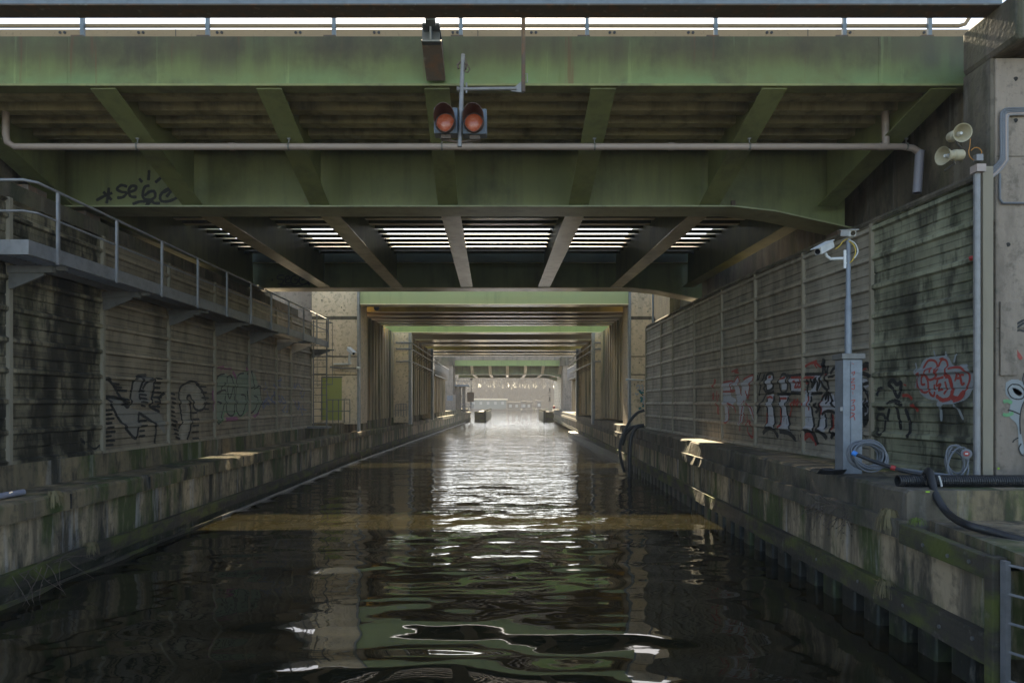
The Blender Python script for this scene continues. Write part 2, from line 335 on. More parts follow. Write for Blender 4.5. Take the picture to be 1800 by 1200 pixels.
strip(ql, ysl, [(0, E-1.71), (0.5, E-1.71), (0.5, E-1.42), (0.03, E-1.42), (0, E-1.46)], 'coping', M['quay'], q, jit=0.008)
strip(ql, ysl, rect(0.13, 0.5, -1.0, E-1.71), 'plank_face', M['quay_face'], q)
strip(ql, ysl, rect(0.02, 0.129, E-2.67, E-2.42), 'waler_beam', M['waler'], q, jit=0.006)
strip(ql, ysl, rect(0.5, 2.0, -1.0, E-1.421), 'ledge', M['quay'], q)
mb = MB()
for i, y in enumerate(np.arange(6, 30.5, 2.45)): mb.box(-8.0-0.06-1.4, -8.0, y+0.004, y+2.446, E-1.42, E-1.0)
mb.build('upper_block', M['quay'], q)
mb = MB()
for i, y in enumerate(np.arange(30.6, 110, 2.6)): mb.box(ql(y)-1.5, ql(y)-0.32, y+0.004, y+2.59, E-1.42, E-0.93)
mb.build('upper_block', M['quay'], q)
strip(ql, [17, 20, 24, 28, 32, 40, 50, 62, 80, 100], rect(-0.03, 0.019, -0.02, 0.045), 'rubbing_strip', M['galv'], q)  # paler far stretch: waterline glints put into the strip's colour
strip(ql, [6, 10, 14, 16.99], rect(-0.03, 0.019, -0.02, 0.05), 'rubbing_strip', M['waler'], q)
mb = MB()
for y in np.arange(6, 60, 2.5): mb.box(ql(y)+0.01, ql(y)-0.02, y, y+0.03, E-1.7, E-1.46)
mb.build('joint', M['black'], q)

ysr = [8.2, 10, 12, 14, 16, 20, 24, 28, 32, 40, 50, 62, 80, 100, 112]
ysr2 = [-20, 2, 6.66] + ysr
q2 = thing('quay_wall', 'tall stained quay along the right water edge on a row of dark piles', 'quay', (4.9, 14, 0))
strip(qr, ysr, [(0.10, E-1.41), (0.7, E-1.41), (0.7, E-1.05), (0.14, E-1.05), (0.10, E-1.09)], 'upper_block', M['conc_dark'], q2, jit=0.008)
strip(qr, ysr, rect(0.7, 4.0, -1.0, E-1.052), 'ledge', M['quay'], q2)
strip(qr, ysr, rect(0.0, 0.7, E-1.64, E-1.412), 'coping', M['conc_dark'], q2, jit=0.008)
strip(qr, [6.66] + ysr, rect(0.12, 0.7, E-2.5, E-1.64), 'plank_face', M['quay_face'], q2)
strip(qr, [6.66] + ysr, rect(0.0, 0.119, E-2.56, E-2.26), 'waler_beam', M['waler'], q2, jit=0.006)
mb = MB().hexa([(qr(6.66), 6.66, E-1.72), (qr(6.66)+0.12, 6.66, E-1.72), (qr(6.66)+0.12, 6.66, E-1.5), (qr(6.66), 6.66, E-1.5)],
               [(qr(8.2), 8.2, E-1.68), (qr(8.2)+0.12, 8.2, E-1.68), (qr(8.2)+0.12, 8.2, E-1.44), (qr(8.2), 8.2, E-1.44)])
mb.build('waler_beam', M['waler'], q2, bevel=0.012)
mb = MB().prism([(4.72, 6.1, E-1.41), (5.07, 8.2, E-1.41), (9.5, 8.2, E-1.41), (9.5, -6, E-1.41), (4.5, -6, E-1.41)], (0, 0, -0.14)); mb.build('lower_platform', M['quay'], q2)
mb = MB().prism([(4.95, 6.1, E-1.56), (5.25, 8.19, E-1.56), (9.5, 8.19, E-1.56), (9.5, -6, E-1.56), (4.9, -6, E-1.56)], (0, 0, -2.6)); mb.build('lower_wall', M['quay_face'], q2)
y = 6.9; k = 0
while y < 60 and k < 95:                                             # piles under the waler
    wd = 0.34; mb = MB()
    x = qr(y) + 0.03
    mb.prism([(x, y, -1), (x+0.25, y-0.02, -1), (x+0.25, y+wd+0.02, -1), (x, y+wd, -1)], (0, 0, E-2.53+1)); mb.build('pile', M['pile'], q2, bevel=0.03)
    y += 0.62; k += 1
mb = MB().box(qr(20)+0.3, 6.4, 6.8, 60, -1.2, E-2.5); mb.build('backing_wall', M['pile'], q2)
mb = MB()
for yy, zz in ((6.9, -1.6), (7.25, -1.62), (7.7, -1.6), (6.85, -2.36), (7.4, -2.42), (8.1, -2.4), (9.2, -2.4), (10.5, -2.4)):
    mb.tube([(qr(yy)-0.012, yy, E+zz), (qr(yy)+0.02, yy, E+zz)], 0.022, 8)
mb.build('bolt', M['galv_dk'], q2)

# timber fender post and steel quay ladder at the right corner
fp = MB().box(HX(1729, 6.6), HX(1756, 6.6), 6.48, 6.6, -0.8, HZ(977, 6.55)); tag(fp.build('fender_post', M['waler'], None, bevel=0.012), 'square mossy timber fender post beside the steel quay ladder', 'post')
ld = thing('quay_ladder', 'grey steel rung ladder down the quay at the lower right corner', 'ladder', (4.75, 6.35, 0))
lx0 = HX(1762, 6.42)
MB().box(lx0, lx0+0.05, 6.38, 6.45, -0.6, HZ(985, 6.42)).build('stile', M['galv'], ld)
lx1 = lx0 + 0.10
MB().box(lx1+0.08, lx1+0.12, 5.92, 5.99, -0.6, HZ(985, 6.42)).build('stile', M['galv'], ld)
for k in range(8):
    z = HZ(988, 6.42) - 0.02 - k * 0.27
    MB().tube([(lx0+0.03, 6.41, z), (lx1+0.10, 5.95, z)], 0.014, 8).build('rung', M['galv'], ld)

# ------------------------------------------------------------------ noise barriers
PROF = [(0.0, .05), (0.10, .05), (0.17, .0), (0.46, .0), (0.485, -.016), (0.515, -.016), (0.54, .004), (0.93, .004), (0.985, .05)]
def pdepth(z, zb):
    u = ((z - zb) / 0.5) % 1.0
    us = [p[0] for p in PROF] + [1.0]; ds = [p[1] for p in PROF] + [.05]
    return float(np.interp(u, us, ds))
def barrier_panel(xa, ya, xb, yb, z0, z1, sgn, m, parent, label=None):
    """ridged cassette panel between two posts; sgn +1: faces -x (right side), -1: faces +x"""
    mb = MB(); zs = []
    k = 0
    while True:
        for u, d in PROF:
            z = z0 + (k + u) * 0.5
            if z <= z1: zs.append((z, d))
        k += 1
        if z0 + k * 0.5 > z1: break
    zs.append((z1, 0.05))
    vs = []; fs = []; n = len(zs)
    for (x, y) in ((xa, ya), (xb, yb)): vs += [(x - sgn*d, y, z) for z, d in zs]
    fs += [(i, i+1, n+i+1, n+i) for i in range(n-1)]
    mb.add(vs, fs)
    mb.add([(xa + sgn*0.12, ya, z0), (xb + sgn*0.12, yb, z0), (xb + sgn*0.12, yb, z1), (xa + sgn*0.12, ya, z1)], [(0,1,2,3)])
    mb.add([(xa - sgn*0.05, ya, z1), (xb - sgn*0.05, yb, z1), (xb + sgn*0.12, yb, z1), (xa + sgn*0.12, ya, z1)], [(0,1,2,3)])
    o = mb.build('panel', m, parent)
    if label: o['label'] = label
    return o
XL = -8.1; LB, LT = E-1.0, E+3.3
lb_y = [8.5, 11.05, 13.6, 16.25, 18.8, 21.3, 23.8, 25.4, 28.0]
nl = thing('noise_barrier', 'dark ridged panel barrier behind the grey walkway on the left quay', 'barrier', (XL, 18, LB))
lm = ['panel_black', 'panel_black', 'panel_l', 'panel_l', 'panel_l', 'panel_l', 'panel_l', 'panel_l']
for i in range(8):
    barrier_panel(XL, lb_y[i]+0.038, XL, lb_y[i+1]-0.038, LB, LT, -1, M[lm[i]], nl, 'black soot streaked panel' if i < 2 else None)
for y in lb_y[1:]: MB().box(XL-0.1, XL+0.06, y-0.04, y+0.04, LB, LT+0.02).build('post', M['post'], nl)
rb_pts = [(9.3, 6.46), (11.7, 6.26), (14.0, 6.08), (16.3, 5.93), (18.5, 5.82), (21.0, 5.76), (23.6, 5.73), (25.3, 5.71), (28.0, 5.69)]
def XR(Y): return float(np.interp(Y, [p[0] for p in rb_pts], [p[1] for p in rb_pts]))
RB, RT = E-1.05, E+3.05
nr = thing('noise_barrier', 'grey ridged panel barrier with black and red graffiti on the right quay', 'barrier', (6.0, 16, RB))
rm = ['panel_green', 'panel_b', 'panel', 'panel', 'panel', 'panel_b', 'panel_b', 'panel_b']
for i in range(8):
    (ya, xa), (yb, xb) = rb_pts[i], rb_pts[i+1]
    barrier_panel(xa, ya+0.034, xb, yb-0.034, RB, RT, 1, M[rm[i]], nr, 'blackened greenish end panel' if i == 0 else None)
for (y, x) in rb_pts[1:]: MB().box(x-0.058, x+0.1, y-0.036, y+0.036, RB, RT+0.02).build('post', M['post'], nr)
mb = MB().tube([(x+0.02, y, RT+0.06) for (y, x) in rb_pts], 0.06, 8); mb.build('top_rail', M['conc_dark'], nr)
MB().tube([P(1717, 838, 9.2), P(1717, 300, 9.2)], 0.042, 12).build('end_pipe', M['galv'], nr)
MB().box(HX(1728, 9.25), HX(1746, 9.25), 9.25, 9.29, RB, HZ(292, 9.25)).build('end_plate', M['post'], nr)
MB().box(HX(1713, 9.15), HX(1729, 9.15), 9.1, 9.24, HZ(303, 9.15), HZ(290, 9.15)).build('pipe_cap', M['pvc'], nr)

# ------------------------------------------------------------------ left walkway
XW = -7.1
wk = thing('walkway', 'grey steel walkway with railing cantilevered from the left barrier', 'walkway', (XW, 18, E+2.2))
WB, WT = E+2.2, E+2.42
MB().box(XW, XW-0.06, 10.17, 26.9, WB, WT).build('edge_channel', M['galv'], wk)
MB().box(XW-0.95, XW, 10.11, 10.169, WB, WT).build('edge_channel', M['galv'], wk)
mb = MB()
for y in np.arange(10.2, 26.8, 0.12): mb.box(XW-0.94, XW-0.062, y, y+0.03, WT-0.06, WT-0.02)
mb.box(XW-0.94, XW-0.90, 10.2, 26.9, WB+0.05, WT-0.07)
mb.build('grating', M['galv_dk'], wk)
MB().tube([(XW-0.9, 10.17, E+3.32), (XW-0.12, 10.17, E+3.32), (XW, 10.3, E+3.32), (XW, 26.9, E+3.28)], 0.022, 10).build('handrail', M['galv'], wk, smooth=True)
MB().tube([(XW-0.9, 10.17, E+2.86), (XW-0.12, 10.17, E+2.86), (XW, 10.3, E+2.86), (XW, 26.9, E+2.83)], 0.017, 10).build('mid_rail', M['galv'], wk, smooth=True)
for k in range(11):
    y = 10.74 + k * 1.615
    MB().box(XW+0.002, XW+0.042, y-0.023, y+0.023, WB-0.03, E+3.3).build('post', M['galv'], wk)
for y in lb_y[1:]:
    mb = MB().box(XL+0.08, XW-0.2, y-0.12, y-0.02, WB-0.11, WB-0.002).box(XL+0.08, XW-0.05, y-0.03, y+0.05, WB-0.06, WB-0.003)
    mb.prism([(XL+0.08, y-0.09, WB-0.11), (XL+0.08, y-0.09, WB-0.36), (XL+0.14, y-0.09, WB-0.36), (XW-0.35, y-0.09, WB-0.15), (XW-0.35, y-0.09, WB-0.11)], (0, 0.05, 0))
    mb.build('bracket', M['galv_dk'], wk)
# caged ladder at the far end
ly = 27.25; cx0, cx1 = HX(551, ly), HX(574, ly)
cl = thing('caged_ladder', 'dark steel ladder with safety cage at the far end of the walkway', 'ladder', (cx0, ly, E-1.0))
for x in (cx0, cx1): MB().tube([(x, ly, E-1.0), (x, ly, E+3.3)], 0.025, 8).build('stile', M['galv_dk'], cl)
for k in range(14): MB().tube([(cx0, ly, E-0.8+k*0.28), (cx1, ly, E-0.8+k*0.28)], 0.014, 6).build('rung', M['galv_dk'], cl)
mb = MB()
for z in (E+0.75, E+1.9, E+3.25):
    mb.tube([(cx0, ly, z), (cx0+0.02, ly+0.45, z), ((cx0+cx1)/2+0.1, ly+0.7, z), (cx1+0.12, ly+0.45, z), (cx1, ly, z)], 0.016, 6)
for x, yy in ((cx0+0.02, ly+0.45), ((cx0+cx1)/2+0.1, ly+0.7), (cx1+0.12, ly+0.45)): mb.tube([(x, yy, E+0.75), (x, yy, E+3.25)], 0.012, 6)
mb.build('safety_cage', M['galv_dk'], cl)
MB().box(cx0-0.2, cx1+0.1, ly-0.2, ly+0.4, E-1.0, E-0.93).build('base_plate', M['galv_dk'], cl)

# ------------------------------------------------------------------ bridge builder (cantilevered fascia, tapered brackets, two main girders)
def ribbed_deck(y0, y1, x0, x1, zt, zr, name, m, parent, period=0.6, m2=None, pale=(2,)):
    mb = MB(); prof = []; y = y0
    while y + period <= y1 + 1e-6:
        prof += [(y, zt), (y+0.30*period, zt), (y+0.40*period, zr), (y+0.78*period, zr), (y+0.90*period, zt)]; y += period
    prof.append((y1, zt))
    n = len(prof)
    vs = [(x0, a, b) for a, b in prof] + [(x1, a, b) for a, b in prof]
    mb.add(vs, [(i, i+1, n+i+1, n+i) for i in range(n-1)])
    o = mb.build(name, m, parent)
    if m2:                                           # pale ribs, dark plate: water-reflected light and shade put into the colour
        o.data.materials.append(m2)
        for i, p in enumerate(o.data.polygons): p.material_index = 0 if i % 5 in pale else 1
    return o
def girder(y, zb, zt, xs, m, mf, parent, fw=0.7, xr=None, zr=None, name='main_girder'):
    """plate girder along x: web and bottom flange; xs (x0,x1); right end haunches down from xr to zr"""
    x0, x1 = xs; pts = [(x0, zb)]
    if xr: pts += [(xr, zb), (xr + 0.35*(x1-xr), zb - 0.22*(zb-zr)), (x1, zr)]
    else: pts += [(x1, zb)]
    poly = [(x, y-0.012, z+0.03) for x, z in pts] + [(x1, y-0.012, zt), (x0, y-0.012, zt)]
    g = MB().prism(poly, (0, 0.024, 0)).build(name, m, parent)
    mb = MB()
    for (xa, za), (xb, zb_) in zip(pts[:-1], pts[1:]):
        mb.hexa([(xa, y-fw/2, za), (xb, y-fw/2, zb_), (xb, y+fw/2, zb_), (xa, y+fw/2, za)], [(xa, y-fw/2, za+0.03), (xb, y-fw/2, zb_+0.03), (xb, y+fw/2, zb_+0.03), (xa, y+fw/2, za+0.03)])
    mb.build('flange', mf, g)
    return g
def cross_beam(a, b, ztop, m, mf, parent, fw=0.41):
    """tapered I bracket from a to b (points on the underside), web up to ztop"""
    a, b = Vector(a), Vector(b)
    sx = Vector((0.008, 0, 0))
    g = MB().prism([a - sx + Vector((0,0,.02)), b - sx + Vector((0,0,.02)), Vector((b.x, b.y, ztop)) - sx, Vector((a.x, a.y, ztop)) - sx], 2*sx).build('bracket_beam', m, parent)
    h = Vector((fw/2, 0, 0)); t = Vector((0, 0, 0.022))
    MB().hexa([a-h, a+h, b+h, b-h], [a-h+t, a+h+t, b+h+t, b-h+t]).build('flange', mf, g)
    return g
b1 = thing('road_bridge', 'dark green steel road bridge right overhead with tag graffiti', 'bridge', (0, 17, E+5))
Y1, Y2, Y3, YR = 11.0, 14.3, 24.3, 27.0
Z1, Z2 = E+5.0, E+4.0
xsF = (-11.5, 7.5)
# fascia girder
fg = MB().box(*xsF, Y1, Y1+0.02, E+5.12, E+5.9).build('fascia_girder', M['fascia'], b1)
MB().box(xsF[0], xsF[1], Y1-0.05, Y1+0.22, E+5.085, E+5.119).build('flange', M['green'], fg)
MB().box(xsF[0], xsF[1], Y1+0.021, Y1+0.6, E+5.86, E+5.9).build('deck_edge', M['green'], fg)
mb = MB()
for px in (118, 415, 690, 985, 1240, 1545): mb.box(HX(px, 11)-0.006, HX(px, 11)+0.006, Y1-0.004, Y1-0.0005, E+5.13, E+5.89)
mb.build('weld_seam', M['fascia'], fg)
girder(Y2, Z2, E+5.4, (-9.6, 7.05), M['green'], M['flange'], b1, 0.75, 4.6, E+3.55)
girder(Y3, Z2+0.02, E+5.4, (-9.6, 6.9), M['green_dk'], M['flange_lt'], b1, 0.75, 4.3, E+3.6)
bx1 = [-9.25, -6.54, -3.86, -1.146, 1.54, 4.30, 7.03]; bx2 = [-9.1, -6.45, -3.85, -1.23, 1.44, 4.11, 6.55]; bx3 = [-8.95, -6.44, -3.9, -1.44, 1.255, 3.79, 6.3]
for k in range(7):
    cross_beam((bx1[k], Y1+0.02, Z1+0.06), (bx2[k], Y2-0.3, Z2+0.03), E+5.44, M['green'], M['green'] if k else M['green_dk'], b1)
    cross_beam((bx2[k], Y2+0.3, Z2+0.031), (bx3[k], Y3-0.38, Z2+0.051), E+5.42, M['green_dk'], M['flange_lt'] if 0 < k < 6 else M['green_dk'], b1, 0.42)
    cross_beam((bx3[k], Y3+0.38, Z2+0.03), (bx3[k]-0.03, YR-0.05, E+5.0), E+5.42, M['green_dk'], M['green_dk'], b1, 0.4)
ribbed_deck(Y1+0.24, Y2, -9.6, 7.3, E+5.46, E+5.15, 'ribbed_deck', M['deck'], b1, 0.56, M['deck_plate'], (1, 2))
GA, GB = 19.25, 23.95                              # open strip between the two carriageways; slat tilt made up to show sky, block sun
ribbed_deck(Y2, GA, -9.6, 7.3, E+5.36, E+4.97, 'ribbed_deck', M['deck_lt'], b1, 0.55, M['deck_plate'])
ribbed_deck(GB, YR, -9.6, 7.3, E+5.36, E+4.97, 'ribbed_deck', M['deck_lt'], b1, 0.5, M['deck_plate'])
mb = MB()
for k in range(8):
    y = GA + 0.02 + 0.56*k
    mb.prism([(-9.0, y, E+5.06), (-9.0, y+0.612, E+5.213), (-9.0, y+0.612, E+5.325), (-9.0, y, E+5.172)], (15.4, 0, 0))
mb.build('median_grille', M['deck_plate'], b1)
MB().box(-12, 8.5, Y1+0.6, GA, E+5.45, E+5.72).box(-12, 8.5, GB, YR, E+5.45, E+5.72).build('road_slab', M['asphalt'], b1)
MB().box(-12, 8.5, YR+0.001, YR+0.03, E+5.0, E+5.74).build('fascia_girder', M['fresh'], b1)
pp = MB().box(-12, 8.5, 12.0, 12.3, E+5.725, E+6.56).build('parapet', M['parapet'], b1)
mb = MB()
for k in range(14):
    px = 110 + k * 138
    if px > 1700: break
    for d in (-4, 4): mb.tube([(HX(px+d, 12), 11.985, HZ(58, 12)), (HX(px+d, 12), 12.0, HZ(58, 12))], 0.025, 8)
mb.build('bolt', M['black'], pp)
for px in (309, 1420, 840, 585): MB().box(HX(px, 12)-0.006, HX(px, 12)+0.006, 11.996, 12.0, HZ(64, 12), E+6.56).build('joint', M['black'], pp)
# deck-edge railing
mb_posts = [145, 365, 587, 810, 1032, 1258, 1484, 1634]
for px in mb_posts:
    x = HX(px, 11.05)
    rp = MB().box(x-0.03, x+0.03, 11.03, 11.08, E+5.9, E+7.0).build('railing_post', M['gantry'], b1)
    MB().box(x-0.16, x+0.04, 11.0, 11.14, E+5.9, E+5.925).build('foot', M['rust'], rp)
xr_end = HX(1690, 11.05)
for z in (E+6.13, E+6.95):
    pts = [(-11, 11.11, z), (xr_end, 11.11, z), (xr_end+0.1, 11.11, z+0.03), (xr_end+0.16, 11.11, z+0.12), (xr_end+0.17, 11.11, z+0.3)] if z < E+6.5 else [(-11, 11.11, z), (xr_end+0.17, 11.11, z)]
    MB().tube(pts, 0.032, 10).build('rail', M['rust'] if z > E+6.5 else M['parapet'], b1, smooth=True)
MB().box(4.62, 4.70, Y2-0.2, Y2-0.14, Z2+0.031, Z2+0.18).build('lug', M['rust'], b1)

# graffiti helper -----------------------------------------------------------
def paint(parent, strokes, to3, m, wd, label=None, fills=(), step=0.03):
    """strokes: pixel polylines drawn in the place's own surface coordinates; to3(px,py)->(origin point, unit u, unit v, depth fn)"""
    mb = MB(); lift = [0.0]
    for s in strokes:
        width = wd
        if isinstance(s, tuple) and isinstance(s[1], (int, float)) and isinstance(s[0], list): s, width = s
        pts = [to3(*p) for p in s]                  # -> (u, v) surface metres
        pts = catmull(pts, 8) if len(pts) > 2 else pts
        fine = [pts[0]]
        for p in pts[1:]:
            d = math.dist(fine[-1], p); n = max(1, int(d / step))
            a = fine[-1]
            for k in range(1, n+1): fine.append((a[0]+(p[0]-a[0])*k/n, a[1]+(p[1]-a[1])*k/n))
        lift[0] += 0.0004; na = max(4, int(width/0.018)+1)
        prev = None; rows = []
        for i, p in enumerate(fine):
            a = fine[max(0, i-1)]; b = fine[min(len(fine)-1, i+1)]
            tx, ty = b[0]-a[0], b[1]-a[1]; l = math.hypot(tx, ty) or 1
            nx, ny = -ty/l, tx/l
            wv = width * (0.86 + 0.28*rnd.random()) * (0.6 if i in (0, len(fine)-1) else 1)
            rows.append([to3.world(p[0]+nx*wv*o, p[1]+ny*wv*o, 0.006 + lift[0]) for o in np.linspace(-0.5, 0.5, na)])
        vs = [v for r in rows for v in r]
        mb.add(vs, [(na*i+j, na*i+j+1, na*i+na+j+1, na*i+na+j) for i in range(len(rows)-1) for j in range(na-1)])
    for poly in fills:
        pts = [to3(*p) for p in poly]
        if len(pts) > 4: pts = catmull(pts + [pts[0]], 5)
        lo, hi = min(p[1] for p in pts), max(p[1] for p in pts); dz = 0.0125
        v = lo
        while v < hi:
            def spans(vv):
                xs_ = []
                for i in range(len(pts)):
                    a, b = pts[i], pts[(i+1) % len(pts)]
                    if (a[1] <= vv) != (b[1] <= vv): xs_.append(a[0] + (vv-a[1])/(b[1]-a[1])*(b[0]-a[0]))
                return sorted(xs_)
            sp = spans(v + dz/2)
            for a, b in zip(sp[::2], sp[1::2]):
                mb.add([to3.world(a, v, 0.004), to3.world(b, v, 0.004), to3.world(b, v+dz, 0.004), to3.world(a, v+dz, 0.004)], [(0,1,2,3)])
            v += dz
    o = mb.build('graffiti', m, parent)
    if label: o['label'] = label
    return o
class Plane:     # vertical surface facing the camera at depth Y
    def __init__(s, Y): s.Y = Y
    def __call__(s, px, py): return (HX(px, s.Y), HZ(py, s.Y))
    def world(s, u, v, lift): return (u, s.Y - lift, v)
class SideWall:  # ridged barrier; u runs along y
    def __init__(s, fx, zb, sgn): s.fx, s.zb, s.sgn = fx, zb, sgn
    def __call__(s, px, py):
        Y = 12.0
        for _ in range(40): Y = 0.5*Y + 0.5 * s.fx(Y) * F / (px - XV)
        return (Y, HZ(py, Y))
    def world(s, u, v, lift): return (s.fx(u) - s.sgn*(pdepth(v, s.zb) + lift), u, v)
def PL(base, sc_, ox, oy):   # zoomed-crop coordinates back to frame coordinates
    return [(ox + x/sc_, oy + y/sc_) for x, y in base]

web = Plane(Y2 - 0.012)
def z1(*p): return PL(p, 3.0, 0, 0)
S = [ # * sege .
 z1((508,1058),(560,1030),(594,1018)), z1((575,990),(570,1040),(562,1074)), z1((545,1012),(570,1035),(590,1056)),
 z1((672,985),(640,978),(618,998),(640,1012),(668,1018),(650,1040),(618,1044)),
 z1((680,1014),(712,1004),(718,985),(695,982),(680,1005),(690,1036),(722,1040)),
 z1((790,980),(768,985),(756,1010),(758,1045),(790,1055),(818,1040),(815,1012),(790,1012),(762,1034)),
 z1((915,990),(880,1000),(848,1030),(852,1060),(890,1062),(930,1045),(942,1028)),
 z1((850,1020),(885,1005),(912,990),(900,1012),(878,1040)),
 z1((700,1078),(740,1064),(780,1066),(772,1086),(800,1062),(815,1072),(846,1072)),
 z1((788,898),(786,930),(784,952)), z1((735,942),(746,956),(752,962)), z1((850,938),(834,952),(820,964)), z1((956,1050),(962,1056),(966,1054))]
paint(b1, S, web, M['ink'], 0.06, 'black tag reading sege')
web3 = Plane(Y3 - 0.012)
S2 = [PL([(x, y) for x, y in s], 2.0, 350, 350) for s in [
 [(255,280),(258,284),(256,288)], [(300,268),(280,268),(276,280),(296,284),(290,298),(276,298)], [(304,284),(318,278),(314,270),(304,276),(306,294),(320,294)],
 [(340,268),(326,274),(324,294),(340,298),(348,286),(334,282)], [(372,272),(356,276),(352,292),(366,300),(384,292),(376,280),(360,286)], [(284,304),(320,302),(340,306),(366,302)], [(384,296),(387,299),(386,303)]]]
paint(b1, S2, web3, M['ink'], 0.05, 'small black tag on the second girder')

# bearings on the left abutment shelf, abutment walls
ab = thing('bridge_abutment', 'dark sooty abutment wall above the left barrier', 'abutment', (-9.2, 18, E))
MB().box(-9.895, -8.45, 10.65, 27.5, -1, E+3.75).build('wall', M['conc_dark'], ab)
MB().box(-9.899, -9.55, 10.7, 27.5, E+3.755, E+5.4).build('back_wall', M['conc_dark'], ab)
for (px, py, Y) in ((45, 322, 12.7), (155, 384, 14.4), (560, 548, 24.3)):
    x = -9.0
    MB().box(x-0.25, x+0.25, Y-0.25, Y+0.25, E+3.752, E+3.98).build('bearing_block', M['rust'], ab)
ab2 = thing('bridge_abutment', 'dark stained abutment wall above the right barrier', 'abutment', (7.2, 18, E))
MB().prism([(7.0, 10.31, -0.5), (6.75, 18, -0.5), (6.6, 29, -0.5), (8.19, 29, -0.5), (8.19, 10.31, -0.5)], (0, 0, E+3.9)).build('wall', M['conc_dark'], ab2)
MB().prism([(7.5, 10.32, E+3.405), (7.3, 29, E+3.405), (8.18, 29, E+3.405), (8.18, 10.32, E+3.405)], (0, 0, 2.0)).build('back_wall', M['conc_dark'], ab2)
for Y in (Y2, Y3): MB().box(6.78, 7.2, Y-0.25, Y+0.25, E+3.402, E+3.56).build('bearing_block', M['rust'], ab2)

# ------------------------------------------------------------------ drain pipe under the brackets
dp = thing('drain_pipe', 'long brown drain pipe hung across under the green brackets', 'pipe', (0, 12.1, E+4.54))
yp = 12.1; zp = HZ(258, yp)
MB().tube([(HX(10, yp), yp, HZ(180, yp)), (HX(10, yp), yp, HZ(235, yp)), (HX(13, yp), yp, HZ(250, yp)), (HX(26, yp), yp, zp), (HX(1585, yp), yp, zp), (HX(1605, yp), yp, HZ(261, yp)), (HX(1616, yp), yp, HZ(268, yp))], 0.058, 14).build('pipe', M['pvc'], dp, smooth=True)
MB().tube([(HX(1617, yp), yp, HZ(266, yp)), (HX(1611, yp), yp-0.02, HZ(340, yp))], 0.075, 14).build('down_pipe', M['pvc_grey'], dp, smooth=True)
MB().tube([(HX(1557, yp), yp, zp), (HX(1556, yp), yp, E+5.2)], 0.062, 14).build('branch_pipe', M['pvc'], dp, smooth=True)
for px in (408, 825, 1180, 1550): MB().tube([(HX(px, yp)-0.05, yp, zp), (HX(px, yp)+0.05, yp, zp)], 0.066, 14).build('coupling', M['pvc'], dp, smooth=True)
for px in (242, 508, 777, 1045, 1317, 1593):
    x = HX(px, yp)
    mb = MB().tube([(x-0.015, yp, zp), (x+0.015, yp, zp)], 0.069, 14); mb.box(x-0.008, x+0.008, yp-0.01, yp+0.01, zp+0.06, zp+0.27); mb.box(x-0.03, x+0.03, yp-0.02, yp+0.02, zp+0.13, zp+0.15)
    mb.build('hanger', M['galv_dk'], dp)

# ------------------------------------------------------------------ gantry beam and its bracket
gb = thing('gantry_beam', 'blue grey steel beam crossing above the bridge railing', 'beam', (0, 9.65, E+5.55))
MB().box(-12, 6.9, 9.53, 9.545, E+5.555, E+6.2).build('web_plate', M['gantry'], gb)
MB().box(-12, 6.9, 9.5, 9.82, E+5.53, E+5.552).build('flange', M['rust'], gb)
MB().box(-12, 6.9, 9.546, 9.8, E+5.56, E+6.2).build('box_section', M['gantry'], gb)
br = thing('support_bracket', 'rusty steel bracket with bolted end plate on the fascia', 'bracket', (HX(760, 10.6), 10.6, E+5))
x0, x1 = HX(742, 10.5), HX(778, 10.5)
mb = MB().hexa([P(741, 72, 10.35), P(775, 72, 10.35), P(783, 142, 10.9), P(750, 142, 10.9)], [P(741, 69, 10.75), P(777, 69, 10.75), P(783, 136, 10.99), P(750, 136, 10.99)]); mb.build('stay_plate', M['rust'], br)
mb = MB().box(HX(755, 10.3), HX(758, 10.3), 10.3, 10.9, HZ(71, 10.3), HZ(42, 10.3)).box(HX(742, 10.3), HX(772, 10.3), 10.3, 10.9, HZ(43, 10.3), HZ(40, 10.3)).box(HX(742, 10.3), HX(773, 10.3), 10.3, 10.9, HZ(73, 10.3), HZ(70, 10.3)).box(HX(742, 10.5), HX(773, 10.5), 10.5, 10.52, HZ(70, 10.5), HZ(43, 10.5))
mb.build('bracket_stub', M['sigbox'], br)
mb = MB()
for px in (749, 765): mb.tube([P(px, 52, 10.47), P(px, 52, 10.5)], 0.022, 8)
mb.build('bolt', M['galv'], br)
MB().box(HX(748, 9.9), HX(765, 9.9), 9.84, 10.0, HZ(40, 9.9), E+6.6).build('post', M['gantry'], br)

# ------------------------------------------------------------------ signal lights
sg = thing('signal_light', 'twin red canal signal lights on a pole before the fascia', 'traffic light', (HX(812, 10.2), 10.2, E+4))
YS = 10.2
MB().tube([P(814, 96, YS), P(812, 150, YS), P(808, 258, YS)], [0.03, 0.034, 0.034], 10).build('pole', M['galv'], sg, smooth=True)
mb = MB().tube([P(806, 157, YS), P(908, 156, YS)], 0.026, 10); mb.tube([P(806, 157, YS), P(803, 157, YS)], 0.04, 8)
mb.tube([P(820, 146, YS), P(820, 164, YS)], 0.016, 6); mb.prism([P(897, 160, YS), P(921, 163, YS), P(920, 140, YS)], (0, 0.03, 0)); mb.build('arm', M['galv'], sg)
mb = MB().tube([P(920, 162, YS), P(920, 20, YS)], 0.03, 8); mb.build('hanger_pole', M['rust'], sg)
MB().tube([P(921, 145, YS), P(927, 145, YS), P(927, 130, YS), P(921, 130, YS)], 0.008, 6).build('handle', M['galv'], sg)
mb = MB().tube([P(806, 121, YS), P(804, 115, YS), P(808, 110, YS), P(815, 110, YS), P(820, 116, YS), P(818, 122, YS)], 0.018, 6)
